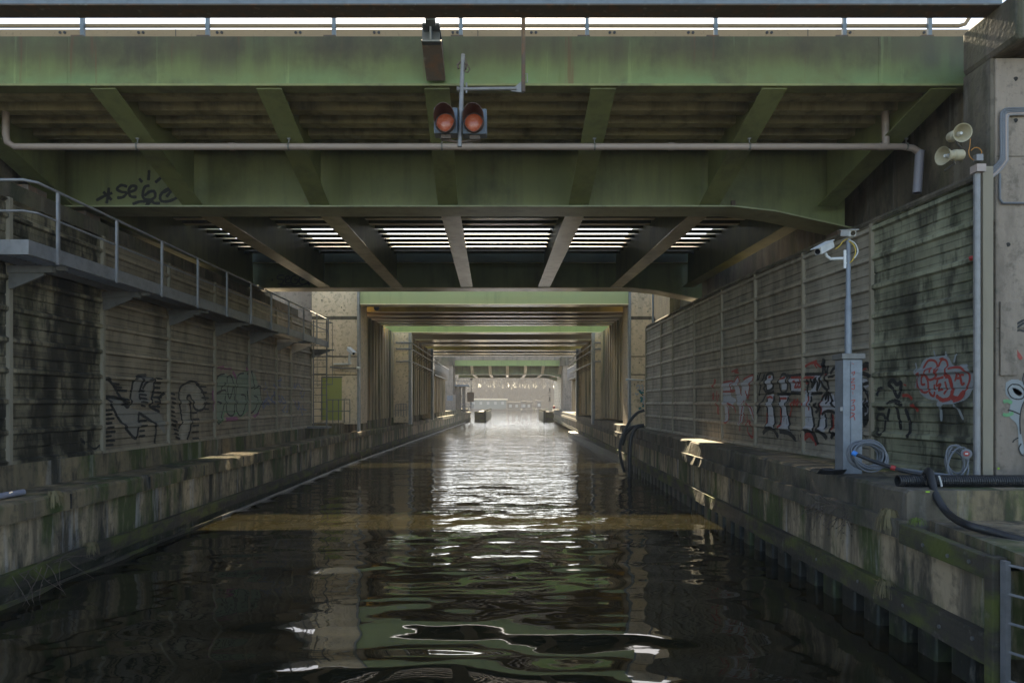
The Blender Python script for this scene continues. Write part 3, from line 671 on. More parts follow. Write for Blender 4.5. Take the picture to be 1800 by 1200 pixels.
mb.tube([P(818, 104, YS-.03), P(821, 112, YS-.04), P(826, 122, YS-.03), P(822, 128, YS-.04), P(816, 124, YS-.03)], 0.010, 6); mb.build('clamp', M['rust'], sg)
for (xa, xb, ya, yb, cxp) in ((764, 805, 194, 239, 783), (814, 856, 196, 240, 833)):
    bx = MB().box(HX(xa, YS), HX(xb, YS), YS-0.1, YS+0.1, HZ(yb, YS), HZ(ya, YS)).build('signal_box', M['sigbox'], sg, bevel=0.012)
    c = Vector(P(cxp, 214, YS-0.1)); r = 0.155
    n = 28; vs = []; fs = []                       # domed lens
    for i in range(5):
        rr = r*0.86*math.cos(i*0.36) if i < 4 else 0.001; d = 0.05*math.sin(i*0.39)
        vs += [(c.x+rr*math.cos(2*math.pi*k/n), c.y-0.004-d, c.z-0.02+rr*math.sin(2*math.pi*k/n)) for k in range(n)]
    for i in range(4): fs += [(i*n+k, i*n+(k+1)%n, (i+1)*n+(k+1)%n, (i+1)*n+k) for k in range(n)]
    MB().add(vs, fs).build('lens', M['siglens'], bx, smooth=True)
    vs = []; fs = []                               # visor: open tunnel, longer at the top
    for k in range(n+1):
        a = 2*math.pi*k/n; top = 0.5 + 0.5*math.sin(a); L_ = 0.05 + 0.30*top**0.7
        for rr, d in ((r, 0.0), (r*1.0, L_), (r*0.955, L_), (r*0.955, 0.0)):
            vs.append((c.x+rr*math.cos(a), c.y-0.002-d, c.z-0.02+rr*math.sin(a)))
    fs = [(4*k+j, 4*k+j+1, 4*k+4+j+1, 4*k+4+j) for k in range(n) for j in range(3)]
    MB().add(vs, fs).build('visor', M['visor'], bx, smooth=True)
    MB().box(HX(xa+12, YS), HX(xb-12, YS), YS-0.06, YS+0.06, HZ(yb+7, YS), HZ(yb+0.2, YS)).build('box_mount', M['rust'], bx)
mb = MB().tube([P(778, 246, YS), P(808, 250, YS), P(845, 245, YS)], 0.018, 6); mb.build('cross_bracket', M['rust'], sg)

# ------------------------------------------------------------------ right concrete pier with its equipment
pr = thing('bridge_pier', 'weathered concrete pier with black rounded head at the right edge', 'pier', (7.6, 10, RB))
MB().box(6.93, 9.2, 9.7, 10.3, RB, E+4.9).build('shaft', M['conc'], pr, bevel=0.02)
MB().box(6.87, 6.929, 9.72, 10.299, E+2.6, E+4.9).build('shaft_side', M['conc_dark'], pr)
poly = [(6.86, 9.2, E+5.56)] + [(6.86, 9.2, E+4.98)] + [(6.9+0.9*t, 9.2, E+4.9 + 0.19*math.sin(t*math.pi*0.8)) for t in np.linspace(0, 1, 8)] + [(9.2, 9.2, E+4.95), (9.2, 9.2, E+5.56)]
MB().prism(poly, (0, 1.1, 0)).build('head', M['conc_dark'], pr, bevel=0.03)
MB().box(HX(1758, 9.68), HX(1788, 9.68), 9.672, 9.699, HZ(660, 9.7), HZ(530, 9.7)).build('repair_patch', M['conc'], pr, bevel=0.01)
for (px, py) in ((1785, 139), (1785, 212), (1772, 430)): MB().tube([P(px, py, 9.69), P(px, py, 9.71)], 0.03, 10).build('tie_hole', M['black'], pr)
mb = MB()
for py in (275, 577): mb.box(6.94, 9.2, 9.694, 9.699, HZ(py, 9.7)-0.006, HZ(py, 9.7)+0.006)
mb.build('pour_joint', M['conc_dark'], pr)
pf = Plane(9.699)
paint(pr, [PL(s, 3.425, 1680, 500) for s in [[(298,515),(275,435),(302,445),(318,485),(330,440),(318,380),(340,375),(395,450)]]], pf, M['red'], 0.055, 'red letter m')
paint(pr, [PL(s, 3.425, 1680, 500) for s in [[(320,290),(365,240),(411,212)], [(320,290),(380,275),(411,282)], [(335,280),(380,250),(411,230)]]], pf, M['ink'], 0.03, 'black arrow shaped tag')
paint(pr, [PL(s, 3.425, 1680, 500) for s in [[(335,600),(312,630),(330,675),(370,690),(405,680),(411,640),(380,605),(335,600)], [(411,530),(402,570),(411,605)], [(411,700),(392,750),(384,820),(388,900)], [(384,780),(350,765),(312,752)], [(392,955),(378,985),(392,1020),(411,1030)], [(375,920),(350,935),(340,950)]]], pf, M['ink'], 0.018, 'black outlined doodle')
paint(pr, [], pf, M['red'], 0.03, fills=[PL([(338,622),(370,628),(400,655),(385,670),(355,655)], 3.425, 1680, 500)])
paint(pr, [], pf, M['halo'], 0.03, fills=[PL([(300,590),(345,570),(405,590),(411,690),(380,810),(411,1000),(380,1000),(370,850),(320,790),(330,700),(300,660)], 3.425, 1680, 500)])
paint(pr, [PL(s, 3.425, 1680, 500) for s in [[(285,705),(310,700),(338,712)], [(282,780),(310,785),(345,772)]]], pf, M['sgreen'], 0.05, 'green paint dabs')
paint(pr, [PL(s, 3.425, 1680, 500) for s in [[(250,1106),(262,1106)]]], pf, M['lime'], 0.045, 'lime paint dot')
# conduits
cd = thing('conduit_bundle', 'bundle of grey conduits bending down the pier to the barrier end', 'conduit', (7.0, 9.66, E+3))
for k, (ox, mm) in enumerate(((0, 'cable'), (4, 'cable'), (8, 'cable'), (12, 'pvc'), (15, 'galv'))):
    s = lambda pts: [(1580 + x/5.217, 150 + y/5.217) for x, y in pts]
    ox2 = ox*1.0
    pts = s([(1300, 210+ox2*4), (1010+ox2, 212+ox2*4), (960+ox2*3, 235+ox2*4), (935+ox2*4, 290), (935+ox2*4, 640), (915+ox2*5, 700), (860+ox2*3, 760+ox2*3), (770, 860+ox2*3)])
    MB().tube([P(a, b, 9.66) for a, b in catmull(pts, 4)], 0.014, 8).build('conduit', M[mm], cd, smooth=True)
pts = [(925, 810), (925, 1040), (950, 1078), (1000, 1080), (1300, 1080)]
MB().tube([P(1580+a/5.217, 150+b/5.217, 9.67) for a, b in pts], 0.016, 8).build('conduit', M['cable'], cd, smooth=True)
def horn(c, d, label):
    c, d = Vector(c), Vector(d).normalized()
    t = thing('horn_loudspeaker', label, 'loudspeaker', c)
    prof = [(-0.30, 0.055), (-0.29, 0.075), (-0.16, 0.078), (-0.14, 0.06), (-0.1, 0.06), (-0.02, 0.10), (0.03, 0.122), (0.035, 0.127), (0.03, 0.116), (-0.03, 0.09), (-0.09, 0.045), (-0.1, 0.03)]
    q_ = d.to_track_quat('Z', 'Y'); n = 24
    vs = [c + q_ @ Vector((r*math.cos(2*math.pi*k/n), r*math.sin(2*math.pi*k/n), z)) for z, r in prof for k in range(n)]
    fs = [(i*n+k, i*n+(k+1)%n, (i+1)*n+(k+1)%n, (i+1)*n+k) for i in range(len(prof)-1) for k in range(n)] + [tuple(range(n)), tuple((len(prof)-1)*n+k for k in range(n))]
    MB().add(vs, fs).build('horn', M['cream'], t, smooth=True)
    MB().tube([c + d*-0.09, c + d*0.0], [0.032, 0.018], 12).build('reentrant_cone', M['camw'], t, smooth=True)
    MB().tube([c + d*-0.16 + Vector((0,0,-0.07)), c + d*-0.16 + Vector((0.05,0.05,-0.1)), c + Vector((0.2, 0.3, -0.1))], 0.014, 6).build('mount', M['galv_dk'], t)
    return t
horn(P(1690, 234, 9.55), (-0.12, -0.8, -0.15), 'cream horn loudspeaker facing the camera, the upper one by the pier')
horn(P(1660, 274, 9.55), (-1.0, -0.25, -0.12), 'cream horn loudspeaker pointing left, the lower one by the pier')
jb = MB().box(HX(1710, 9.6), HX(1722, 9.6), 9.52, 9.6, HZ(286, 9.6), HZ(274, 9.6)); tag(jb.build('junction_box', M['galv'], None, bevel=0.006), 'small grey junction box below the two horn loudspeakers', 'junction box')
s = lambda pts: [P(1580 + x/5.217, 150 + y/5.217, 9.58) for x, y in pts]
oc = MB().tube(catmull(s([(655,490),(650,560),(640,610),(655,660),(690,690)]), 5), 0.006, 6); oc.tube(catmull(s([(660,600),(690,575),(730,575),(760,610),(745,650)]), 5), 0.006, 6)
tag(oc.build('speaker_cable', M['orange'], None), 'thin orange cable looping from the horns to the junction box', 'cable')

# ------------------------------------------------------------------ camera mast on the right ledge
YC = 10.2
cm = thing('camera_mast', 'grey steel mast with two surveillance cameras standing by the graffiti', 'camera mast', (HX(1492, YC), YC, RB))
xa, xb, xm = HX(1474, YC), HX(1510, YC), HX(1488, YC)
MB().box(xa+0.02, xb, YC-0.1, YC+0.16, RB, HZ(632, YC)).build('cabinet', M['galv_blue'], cm, bevel=0.01)
MB().box(xa-0.01, xb+0.03, YC-0.13, YC+0.19, HZ(632, YC)+0.002, HZ(622, YC)).build('cabinet_lid', M['galv_dk'], cm, bevel=0.006)
MB().box(xm+0.01, xb-0.01, YC-0.112, YC-0.102, RB+0.35, HZ(660, YC)).build('cabinet_door', M['galv_blue'], cm)
MB().box(xm+0.01, xb-0.01, YC-0.113, YC-0.102, HZ(656, YC), HZ(636, YC)).build('cabinet_door', M['galv_blue'], cm)
MB().box(xa-0.02, xa+0.019, YC-0.09, YC-0.03, HZ(722, YC), HZ(715, YC)).build('latch', M['galv'], cm)
cx = HX(1491, YC)
MB().tube([(cx, YC, HZ(622, YC)), (cx, YC, HZ(528, YC)), (cx, YC, HZ(524, YC)), (cx, YC, HZ(420, YC))], [0.052, 0.05, 0.036, 0.034], 14).build('pole', M['galv_blue'], cm, smooth=True)
mb = MB().box(HX(1482, YC), HX(1486, YC), YC-0.03, YC, HZ(472, YC), HZ(440, YC)); mb.box(HX(1482, YC), cx, YC-0.02, YC, HZ(462, YC)-0.01, HZ(462, YC)); mb.box(HX(1482, YC), cx, YC-0.02, YC, HZ(447, YC)-0.01, HZ(447, YC))
mb.tube([P(1484, 454, YC), P(1460, 455, YC), P(1453, 450, YC), P(1451, 445, YC)], 0.022, 8); mb.build('camera_arm', M['camw'], cm)
def cctv(c, d, parent, size=1.0, name='surveillance_camera'):
    c, d = Vector(c), Vector(d).normalized(); sx = d.cross(Vector((0,0,1))).normalized(); up = sx.cross(d)
    def bx(l0, l1, w_, h0, h1):
        q_ = lambda l: [c + d*l*size - sx*w_*size + up*h0*size, c + d*l*size + sx*w_*size + up*h0*size, c + d*l*size + sx*w_*size + up*h1*size, c + d*l*size - sx*w_*size + up*h1*size]
        return MB().hexa(q_(l0), q_(l1))
    h = bx(-0.16, 0.16, 0.05, -0.045, 0.045).build(name, M['camw'], parent, bevel=0.012)
    bx(-0.17, 0.22, 0.06, 0.048, 0.056).build('sun_shield', M['camw'], h)
    MB().tube([c + d*0.16*size, c + d*0.172*size], 0.034*size, 14).build('lens', M['lens'], h)
    return h
cctv(P(1449, 436, YC-0.02), (-0.8, -0.55, -0.42), cm, 1.15)
cctv(P(1491, 410, YC-0.02), (-0.05, -0.9, -0.22), cm, 1.0)
mb = MB().tube(catmull([P(1492, 424, YC-.04), P(1500, 430, YC-.04), P(1504, 442, YC-.04), P(1500, 455, YC-.04), P(1494, 462, YC-.04)], 5), 0.008, 6); mb.tube(catmull([P(1468, 438, YC-.03), P(1476, 432, YC-.03), P(1482, 424, YC-.03), P(1490, 420, YC-.03)], 5), 0.007, 6)
mb.build('camera_cable', M['yellow'], cm)
mb = MB().tube(catmull([P(1493, 422, YC-.04), P(1503, 428, YC-.05), P(1508, 442, YC-.05), P(1502, 454, YC-.05)], 5), 0.008, 6); mb.build('camera_cable', M['camw'], cm)
cf = Plane(YC - 0.1125)
paint(cm, [PL(s, 2.5, 1380, 380) for s in [[(292,645),(302,650)], [(290,690),(305,682),(300,700)], [(288,715),(304,712),(290,730),(305,728)], [(290,745),(304,740),(302,760),(290,755)], [(296,770),(298,782)], [(288,810),(306,806),(296,822)], [(290,835),(302,830),(304,850),(288,848)], [(286,862),(304,868),(290,880)], [(284,885),(300,878),(306,895)]]], cf, M['red'], 0.012, 'faint red scrawl')

# cables, hoses and corrugated pipes on the right ledge ----------------------
zl = RB
def coil(c, rx, rz, loops, name, label, m, ty=0.2, rr=0.011):
    mb = MB(); c = Vector(c)
    for k in range(loops):
        a0 = rnd.random()*6; ex, ez = rx*(0.72+0.45*rnd.random()), rz*(0.7+0.42*rnd.random()); tilt = rnd.uniform(-0.5, 0.3); dy = (k/loops - 0.5)*ty
        pts = []
        for i in range(33):
            a = a0 + 2*math.pi*i/32; x, z = ex*math.cos(a), ez*math.sin(a)
            pts.append(c + Vector((x*math.cos(tilt) - z*math.sin(tilt), dy + 0.10*z, max(-c.z+zl+rr+0.002*k, x*math.sin(tilt) + z*math.cos(tilt)))))
        mb.tube(pts, rr, 6, False)
    return tag(mb.build(name, m, None, smooth=True), label, 'cable')
coil(P(1524, 800, 9.6), 0.25, 0.2, 15, 'cable_coil', 'coil of blue grey cable leaning at the foot of the camera mast', M['cable'])
coil(P(1680, 812, 9.25), 0.13, 0.21, 5, 'cable_coil', 'narrow loop of grey cable hung by the red reel at the barrier end', M['cable'], 0.1)
mb = MB()
for k in range(7):
    pts = [P(1530 + 4*k, 818, 9.5 - 0.02*k), P(1590, 824 + k, 9.25), P(1650, 832 + k*1.2, 9.0), P(1700, 838 + k, 8.95)]
    mb.tube([(a, b, max(c_, zl+0.012)) for a, b, c_ in catmull(pts, 5)], 0.011, 6)
tag(mb.build('cable_run', M['cable'], None, smooth=True), 'flat run of grey cables along the ledge between the two coils', 'cable')
mb = MB().tube([(a, b, max(c_, zl+0.03)) for a, b, c_ in catmull([P(1502, 797, 9.3), P(1540, 812, 9.15), P(1590, 828, 8.9), P(1640, 838, 8.75)], 6)], 0.026, 8)
hose1 = tag(mb.build('hose', M['black'], None, smooth=True), 'black hose lying across the blue grey cable coil', 'hose')
MB_ = MB().tube([P(1499, 795, 9.31), P(1506, 799, 9.27)], 0.035, 10); MB_.build('cap', M['bluec'], hose1)
MB().tube([P(1566, 821, 9.0), P(1574, 823, 8.97)], 0.034, 10).build('sleeve', M['redc'], hose1)
rl = tag(MB().tube([P(1699, 797, 9.1), P(1699, 797, 9.16)], 0.065, 20).build('cable_reel', M['cable'], None), 'round grey cable reel with red hub hanging by the barrier end post', 'reel')
MB().tube([P(1699, 797, 9.06), P(1699, 797, 9.099)], 0.036, 14).build('hub', M['redc'], rl)
MB().box(HX(1697, 9.05), HX(1702, 9.05), 9.05, 9.059, HZ(798, 9.05), HZ(796, 9.05)).build('hub_plate', M['camw'], rl)
mb = MB()                                                        # ribbed conduit
x0, x1, yk, zk = HX(1578, 8.55), 8.6, 8.55, zl + 0.075
n = 20; prof = []
x = x0
while x < x1: prof += [(x, 0.075), (x+0.012, 0.075), (x+0.016, 0.066), (x+0.024, 0.066)]; x += 0.028
vs = [(x, yk + r*math.cos(2*math.pi*k/n), zk + r*math.sin(2*math.pi*k/n)) for x, r in [(x0+0.2, 0.058), (x0, 0.058)] + prof for k in range(n)]
fs = [(i*n+k, i*n+(k+1)%n, (i+1)*n+(k+1)%n, (i+1)*n+k) for i in range(len(prof)+1) for k in range(n)]
tag(mb.add(vs, fs).build('corrugated_pipe', M['black'], None), 'thick black corrugated pipe lying along the ledge with open end', 'pipe')
mb = MB().tube(catmull([P(1628, 832, 8.75), (HX(1634, 8.5), 8.5, zl+0.19), P(1645, 870, 8.2), P(1668, 903, 7.95), P(1700, 922, 7.5), P(1740, 933, 7.3), P(1800, 950, 7.0), P(1880, 965, 6.7)], 8), 0.045, 12)
tag(mb.build('hose', M['black'], None, smooth=True), 'thick black hose draped over the ledge onto the lower platform', 'hose')
tag(MB().tube(catmull([(HX(1645,8.5), 8.44, zl+0.15), (HX(1650,8.5), 8.45, zl+0.05), P(1655, 855, 8.45)], 4), 0.012, 6).build('cable_tie', M['camw'], None), 'pale strap hanging round the corrugated pipe', 'strap')
mb = MB()
for k in range(6):
    pts = [(HX(1476, 10.0)+0.5*math.cos(a)*0.36-0.12, 10.05+0.12*math.sin(a)-0.02*k, zl+0.02+0.012*k) for a in np.linspace(0.4+k*0.2, 5.9, 14)]
    mb.tube(pts, 0.014, 6)
tag(mb.build('cable_coil', M['black'], None, smooth=True), 'flat coil of black cable on the ledge left of the mast foot', 'cable')
# painted lime marks on the concrete
lm_ = MB().box(HX(1627, 8.17), HX(1634, 8.17), 8.165, 8.169, HZ(865, 8.17), HZ(862.6, 8.17)); o = lm_.build('paint_mark', M['lime'], q2)

# ------------------------------------------------------------------ graffiti on the right barrier
rw = SideWall(XR, RB, 1)
def g3(*p): return PL(p, 5.4545, 1230, 600)
white_f = [g3((230,400),(320,385),(310,470),(300,520),(350,560),(320,640),(290,600),(275,740),(250,770),(240,620),(215,560)), g3((330,400),(370,350),(400,500),(425,370),(510,330),(480,460),(440,560),(420,700),(385,830),(380,620),(360,560)),
           g3((460,590),(500,620),(520,700),(515,760),(480,660)),
           g3((650,520),(712,510),(712,640),(720,800),(740,830),(650,830),(655,700)), g3((768,520),(855,518),(840,650),(860,760),(880,850),(775,840),(790,700)),
           g3((870,330),(1180,330),(1140,470),(1090,490),(1080,650),(1100,850),(1010,860),(1005,600),(995,480),(880,480)),
           g3((1180,520),(1230,490),(1300,530),(1325,640),(1270,650),(1220,670),(1225,860),(1150,840),(1170,660)), g3((645,330),(700,325),(700,440),(650,470)), g3((785,330),(840,350),(835,460),(790,460)),
           g3((1535,330),(1600,350),(1640,420),(1560,470)), g3((1560,560),(1640,560),(1630,690),(1580,740))]
paint(nr, [], rw, M['white'], 0.05, 'pale fill of the graffiti letters', fills=white_f)
red_s = [g3((215,395),(315,380),(305,420),(300,465),(345,470)), g3((215,480),(330,480)), g3((330,395),(370,340),(395,480),(400,520)), g3((420,365),(515,325),(480,450),(465,545),(440,470)), g3((220,580),(215,660)), g3((280,590),(330,620),(350,680)), g3((275,600),(280,760),(250,775)),
         g3((430,560),(400,700),(388,860)), g3((460,590),(500,650),(520,740)), g3((470,750),(515,820),(510,930)), g3((470,760),(465,860),(510,930)), g3((425,680),(430,790)), g3((455,690),(460,770)), g3((310,290),(370,270),(340,290),(380,300)),
         g3((650,540),(680,530),(705,545)), g3((775,545),(840,545)), g3((880,345),(1120,345)), g3((915,390),(935,380),(930,410),(918,440),(945,435)), g3((955,395),(950,435),(975,430),(970,395),(955,395)), g3((985,360),(990,440)), g3((1010,390),(990,415),(1020,470)), g3((1025,400),(1055,395)),
         g3((870,720),(890,640),(915,560),(930,610),(945,555),(955,615),(975,580)), g3((1005,520),(1008,690)), g3((1050,520),(1055,660)), g3((1185,520),(1170,700)), g3((1285,700),(1290,850)), g3((1000,960),(1030,890),(1080,900),(1125,1000)), g3((1015,945),(1060,905),(1100,950)), g3((1020,240),(1060,215),(1135,185)), g3((1070,210),(1120,205),(1170,250)), g3((1110,200),(1125,255)), g3((665,345),(690,335)), g3((780,360),(825,345)), g3((1570,270),(1610,250)), g3((1210,330),(1225,310)), g3((655,680),(650,790)), g3((770,820),(800,800)), g3((785,640),(790,780))]
paint(nr, red_s, rw, M['red'], 0.05, 'red graffiti lines')
paint(nr, [(g3((150,360),(145,400),(135,440)), .16), (g3((135,490),(130,560)), .14), (g3((180,600),(178,700)), .12), (g3((170,470),(160,560)), .06), (g3((185,500),(165,610)), .05)], rw, M['red'], 0.05, 'red paint patches')
blk_s = [g3((560,300),(545,440),(550,560)), g3((585,300),(560,380)), g3((625,310),(590,430),(570,520)), g3((640,500),(600,590),(550,690)), g3((640,330),(670,305),(705,320),(712,400),(700,450),(650,470),(640,400),(640,330)), g3((620,450),(650,490),(720,480)), g3((650,400),(610,460)),
         g3((770,400),(790,320),(830,320),(850,390),(840,470),(800,490),(775,450),(770,400)), g3((745,505),(880,505)), g3((650,530),(655,680),(650,820)), g3((715,520),(715,660),(735,830)), g3((768,530),(790,680),(770,830)), g3((855,530),(840,650),(885,850)),
         (g3((610,880),(650,840),(710,840),(760,920)), .10), (g3((770,860),(840,870),(880,890),(925,945)), .10), g3((845,315),(870,330),(1000,315),(1180,310)), g3((870,330),(880,470)), (g3((880,490),(985,495)), .08), g3((1060,360),(1040,460),(1050,540)), g3((1095,350),(1085,440),(1140,350),(1130,470),(1180,340)),
         g3((1070,500),(1180,495)), g3((1075,520),(1090,700),(1115,860)), (g3((975,920),(1010,870),(1080,870),(1120,930),(1135,990)), .11), (g3((1180,180),(1205,190),(1180,220),(1190,260)), .08), g3((1200,220),(1220,330),(1250,460)), g3((1235,230),(1225,340),(1240,400)), g3((1195,230),(1180,400),(1240,470)), g3((1260,310),(1290,260),(1325,245)), g3((1260,340),(1320,330)),
         g3((1240,480),(1210,560)), g3((1245,480),(1240,600)), g3((1255,490),(1290,590),(1325,640)), g3((1230,480),(1180,560),(1160,700),(1140,860)), g3((1150,590),(1120,620),(1150,650),(1120,680)), (g3((1140,850),(1190,880),(1230,930)), .1), g3((1180,700),(1220,670),(1270,670),(1325,690)), g3((1215,690),(1225,840)), g3((1275,690),(1280,900)), (g3((1270,930),(1290,890),(1325,885)), .08),
         (g3((1550,300),(1570,240),(1620,225),(1645,270)), .1), g3((1545,300),(1600,310),(1680,330)), g3((1640,300),(1670,380)), g3((1540,430),(1590,460),(1640,570),(1640,690)), g3((1560,420),(1640,400),(1670,470)), g3((1550,510),(1580,640),(1590,820)), g3((1600,540),(1610,680)), (g3((1590,790),(1610,740),(1660,700)), .12), g3((1630,580),(1590,680)), g3((1545,360),(1580,420))]
paint(nr, blk_s, rw, M['ink'], 0.062, 'black graffiti letters')
drips = []
for k in range(34):
    x, y = 560 + 1090*rnd.random(), rnd.choice([480, 520, 700, 840, 880]) + 30*rnd.random(); drips.append(g3((x, y), (x + 1, y + 20 + 70*rnd.random())))
paint(nr, drips, rw, M['ink'], 0.014, 'thin black drips')
blk2 = [g3((1700,520),(1720,460),(1760,450)), g3((1710,640),(1780,640)), (g3((1700,760),(1720,700),(1780,720),(1770,880),(1730,880),(1710,820)), .05)] + [PL(s, 4.0, 1560, 600) for s in [[(10,300),(40,270),(70,300),(100,290),(95,340),(75,390),(40,330),(10,300)], [(15,430),(60,420),(130,450)], [(70,450),(100,620)], [(130,470),(160,560),(165,680)], [(20,470),(0,560)]]]
paint(nr, blk2, rw, M['ink'], 0.07, 'faded black letters')
def g4(*p): return PL(p, 4.0, 1560, 600)
paint(nr, [(g4((200,150),(215,230),(200,330)), .03), (g4((330,60),(340,110)), .03), (g4((415,70),(410,110)), .04), (g4((485,85),(470,150)), .03), (g4((380,420),(385,560)), .05), (g4((490,440),(540,550)), .04), (g4((560,370),(590,360)), .03)], rw, M['halo'], 0.03, 'pale halo of the red throw up',
      fills=[g4((205,260),(240,160),(280,115),(380,100),(430,110),(470,170),(560,160),(605,220),(600,330),(560,400),(480,440),(420,440),(390,470),(360,420),(280,400),(225,350))])
ro = [g4((245,220),(215,250),(215,310),(250,355),(285,350),(290,290),(270,240),(245,250),(245,300),(270,300)), g4((255,190),(290,135),(340,140),(355,190),(340,250),(300,270),(280,240),(290,200),(320,190),(320,220)), g4((290,290),(300,360),(330,380),(335,300)), g4((360,180),(385,130),(420,140),(430,220),(400,240)), g4((380,190),(340,260),(400,250)), g4((360,265),(350,310),(380,300),(360,340),(390,335)), (g4((345,380),(390,410),(440,400),(460,340),(440,250),(410,250)), .06), g4((410,280),(420,330),(400,370)),
      g4((450,190),(500,180),(550,190),(585,240),(575,300),(540,360)), (g4((545,350),(500,405),(455,390)), .08), g4((500,215),(480,280)), g4((510,220),(530,290)), g4((490,260),(520,255)), g4((545,235),(520,240),(530,300),(550,290)), g4((440,270),(460,330),(450,380)), g4((370,125),(400,115)), (g4((110,380),(150,380),(180,405)), .05), (g4((200,440),(225,490)), .07), g4((120,300),(140,310)), g4((185,440),(205,470))]
paint(nr, ro, rw, M['red'], 0.035, 'red bubble letter throw up')
tag(MB().tube([P(1707, 452, 9.28), P(1708, 456, 9.3)], 0.03, 10).build('lamp', M['redc'], nr))

# ------------------------------------------------------------------ graffiti on the left barrier
lw = SideWall(lambda Y: XL, LB, -1)
def g5(*p): return PL(p, 4.2857, 140, 630)
paint(nl, [], lw, M['gfill'], 0.03, 'thin grey fill of the black letters', fills=[g5((190,310),(270,310),(360,360),(440,390),(600,410),(640,560),(580,500),(470,440),(440,560),(400,590),(330,490)), g5((400,160),(460,130),(550,160),(530,260),(500,340),(440,340),(380,350))])
paint(nl, [], lw, M['panel_b'], 0.03, fills=[g5((760,250),(800,190),(860,190),(935,270),(930,380),(870,370),(830,290),(800,320),(830,420),(820,590),(730,600),(760,470),(745,330))])
lines = [g5((170,150),(215,160),(270,230),(290,270),(360,360)), g5((180,280),(230,345),(310,480),(400,590),(430,585),(440,470),(445,400)), g5((180,285),(290,300),(360,365),(385,250),(400,170),(440,130),(500,125)), g5((440,130),(470,170),(450,240),(450,340)), g5((545,150),(500,180),(470,230)), g5((550,150),(555,230),(530,330),(525,360),(600,400)), g5((445,410),(520,460),(570,520),(560,640)), g5((580,370),(600,290),(640,260)),
         g5((745,330),(750,230),(800,180),(860,180),(930,260),(940,360),(900,390),(860,370),(830,280),(805,300),(830,360),(835,450),(830,540),(805,610)), g5((745,330),(765,450),(740,530))]
ticks = []
for (xa, ya, n, dx, dy, ln, sl) in ((185,390,9,0,33,70,-6), (230,185,3,15,25,90,10), (560,150,7,-4,35,60,2), (445,240,5,2,28,50,8), (440,470,4,0,38,50,-4), (670,260,8,0,33,45,12), (900,210,5,5,42,50,4), (840,410,5,0,48,55,-4), (300,300,3,0,22,60,8), (680,470,5,8,30,40,14)):
    for k in range(n): ticks.append((g5((xa+dx*k, ya+dy*k), (xa+dx*k+ln*(0.7+0.5*rnd.random()), ya+dy*k+sl)), .05))
paint(nl, lines + ticks, lw, M['ink'], 0.07, 'black outlined letters with comb ticks')
paint(nl, [(g5((0,600),(25,625),(40,640)), .06), (g5((60,650),(110,680),(150,650)), .04)], lw, M['ink'], 0.05)
gl = [g5((1090,115),(1045,130),(1020,200),(1030,260),(1060,250),(1070,210),(1095,180)), g5((1030,260),(1075,240),(1100,250),(1085,350),(1050,490),(1025,430),(1020,330),(1060,340)), g5((1110,140),(1140,130),(1155,200),(1130,300),(1110,230),(1110,140)), g5((1100,330),(1110,410),(1145,430),(1165,390),(1160,200)), g5((1235,110),(1190,130),(1175,250),(1180,380),(1205,430),(1235,400),(1250,290),(1215,270)), g5((1260,120),(1290,100),(1310,200),(1270,230)), g5((1260,240),(1280,400),(1320,380),(1340,300),(1310,280)), g5((1310,230),(1350,210),(1365,330),(1330,430))]
paint(nl, [], lw, M['fillg'], 0.03, 'dull green fill of the letters', fills=[g5((1030,150),(1090,110),(1130,130),(1240,100),(1310,110),(1350,220),(1370,330),(1330,420),(1290,390),(1200,430),(1140,430),(1100,400),(1050,490),(1022,430),(1018,250))])
paint(nl, gl, lw, M['ink'], 0.05, 'black outlined letters on green fill')
paint(nl, [(g5((1022,420),(1048,492),(1090,400)), .05), g5((1030,150),(1018,250),(1022,420)), g5((1100,400),(1140,435),(1180,410),(1210,435),(1250,400))], lw, M['sgreen'], 0.04, 'green outline')
paint(nl, [(g5((1000,240),(1010,400)), .1), (g5((1150,100),(1180,150)), .12), (g5((1090,460),(1180,450)), .12), (g5((1240,90),(1260,70)), .08), (g5((1300,440),(1350,410)), .08), g5((1030,70),(1070,60),(1060,90)), g5((1080,80),(1130,75))], lw, M['pink'], 0.05, 'magenta paint patches')
bs = []
for k in range(26):
    x, y = 1370 + 310*rnd.random(), 140 + 230*rnd.random(); bs.append(g5((x, y), (x+rnd.uniform(-25, 25), y+rnd.uniform(20, 60)), (x+rnd.uniform(-20, 35), y+rnd.uniform(-20, 80))))
paint(nl, bs, lw, M['sblue'], 0.06, 'faded blue scribbles')

# ------------------------------------------------------------------ towers of the second bridge
def tower(xi, xo, Y, depth, zb, zt, label, side):
    t = thing('bridge_tower', label, 'tower', ((xi+xo)/2, Y, zb))
    MB().box(xi, xo, Y, Y+depth, zb, zt).build('shaft', M['conc_lt'], t, bevel=0.02)
    mb = MB()
    for z in (E+1.3, E+2.15, E+3.9): mb.box(min(xi, xo)+0.01, max(xi, xo)-0.01, Y-0.008, Y-0.001, z, z+(0.16 if z > E+3 else 0.05))
    mb.build('pour_joint', M['conc_dark'], t)
    mb = MB()
    for k in range(9): x, z = xi + (xo-xi)*(0.12+0.76*rnd.random()), zb + 1.5 + (zt-zb-2)*rnd.random(); MB().tube([(x, Y-0.006, z), (x, Y, z)], 0.03, 8).build('tie_hole', M['black'], t)
    s = 1 if xi > 0 else -1
    MB().box(xi - s*0.10, xi - s*0.004, Y-0.05, Y+0.3, zb-0.35, zt).build('corner_guard', M['galv'] if s < 0 else M['galv_blue'], t)
    return t
YT = 32.0
tl = tower(HX(628, YT), HX(548, YT), YT, 2.2, E-0.99, E+6.9, 'pale concrete bridge tower with a green door on the left quay', 'l')
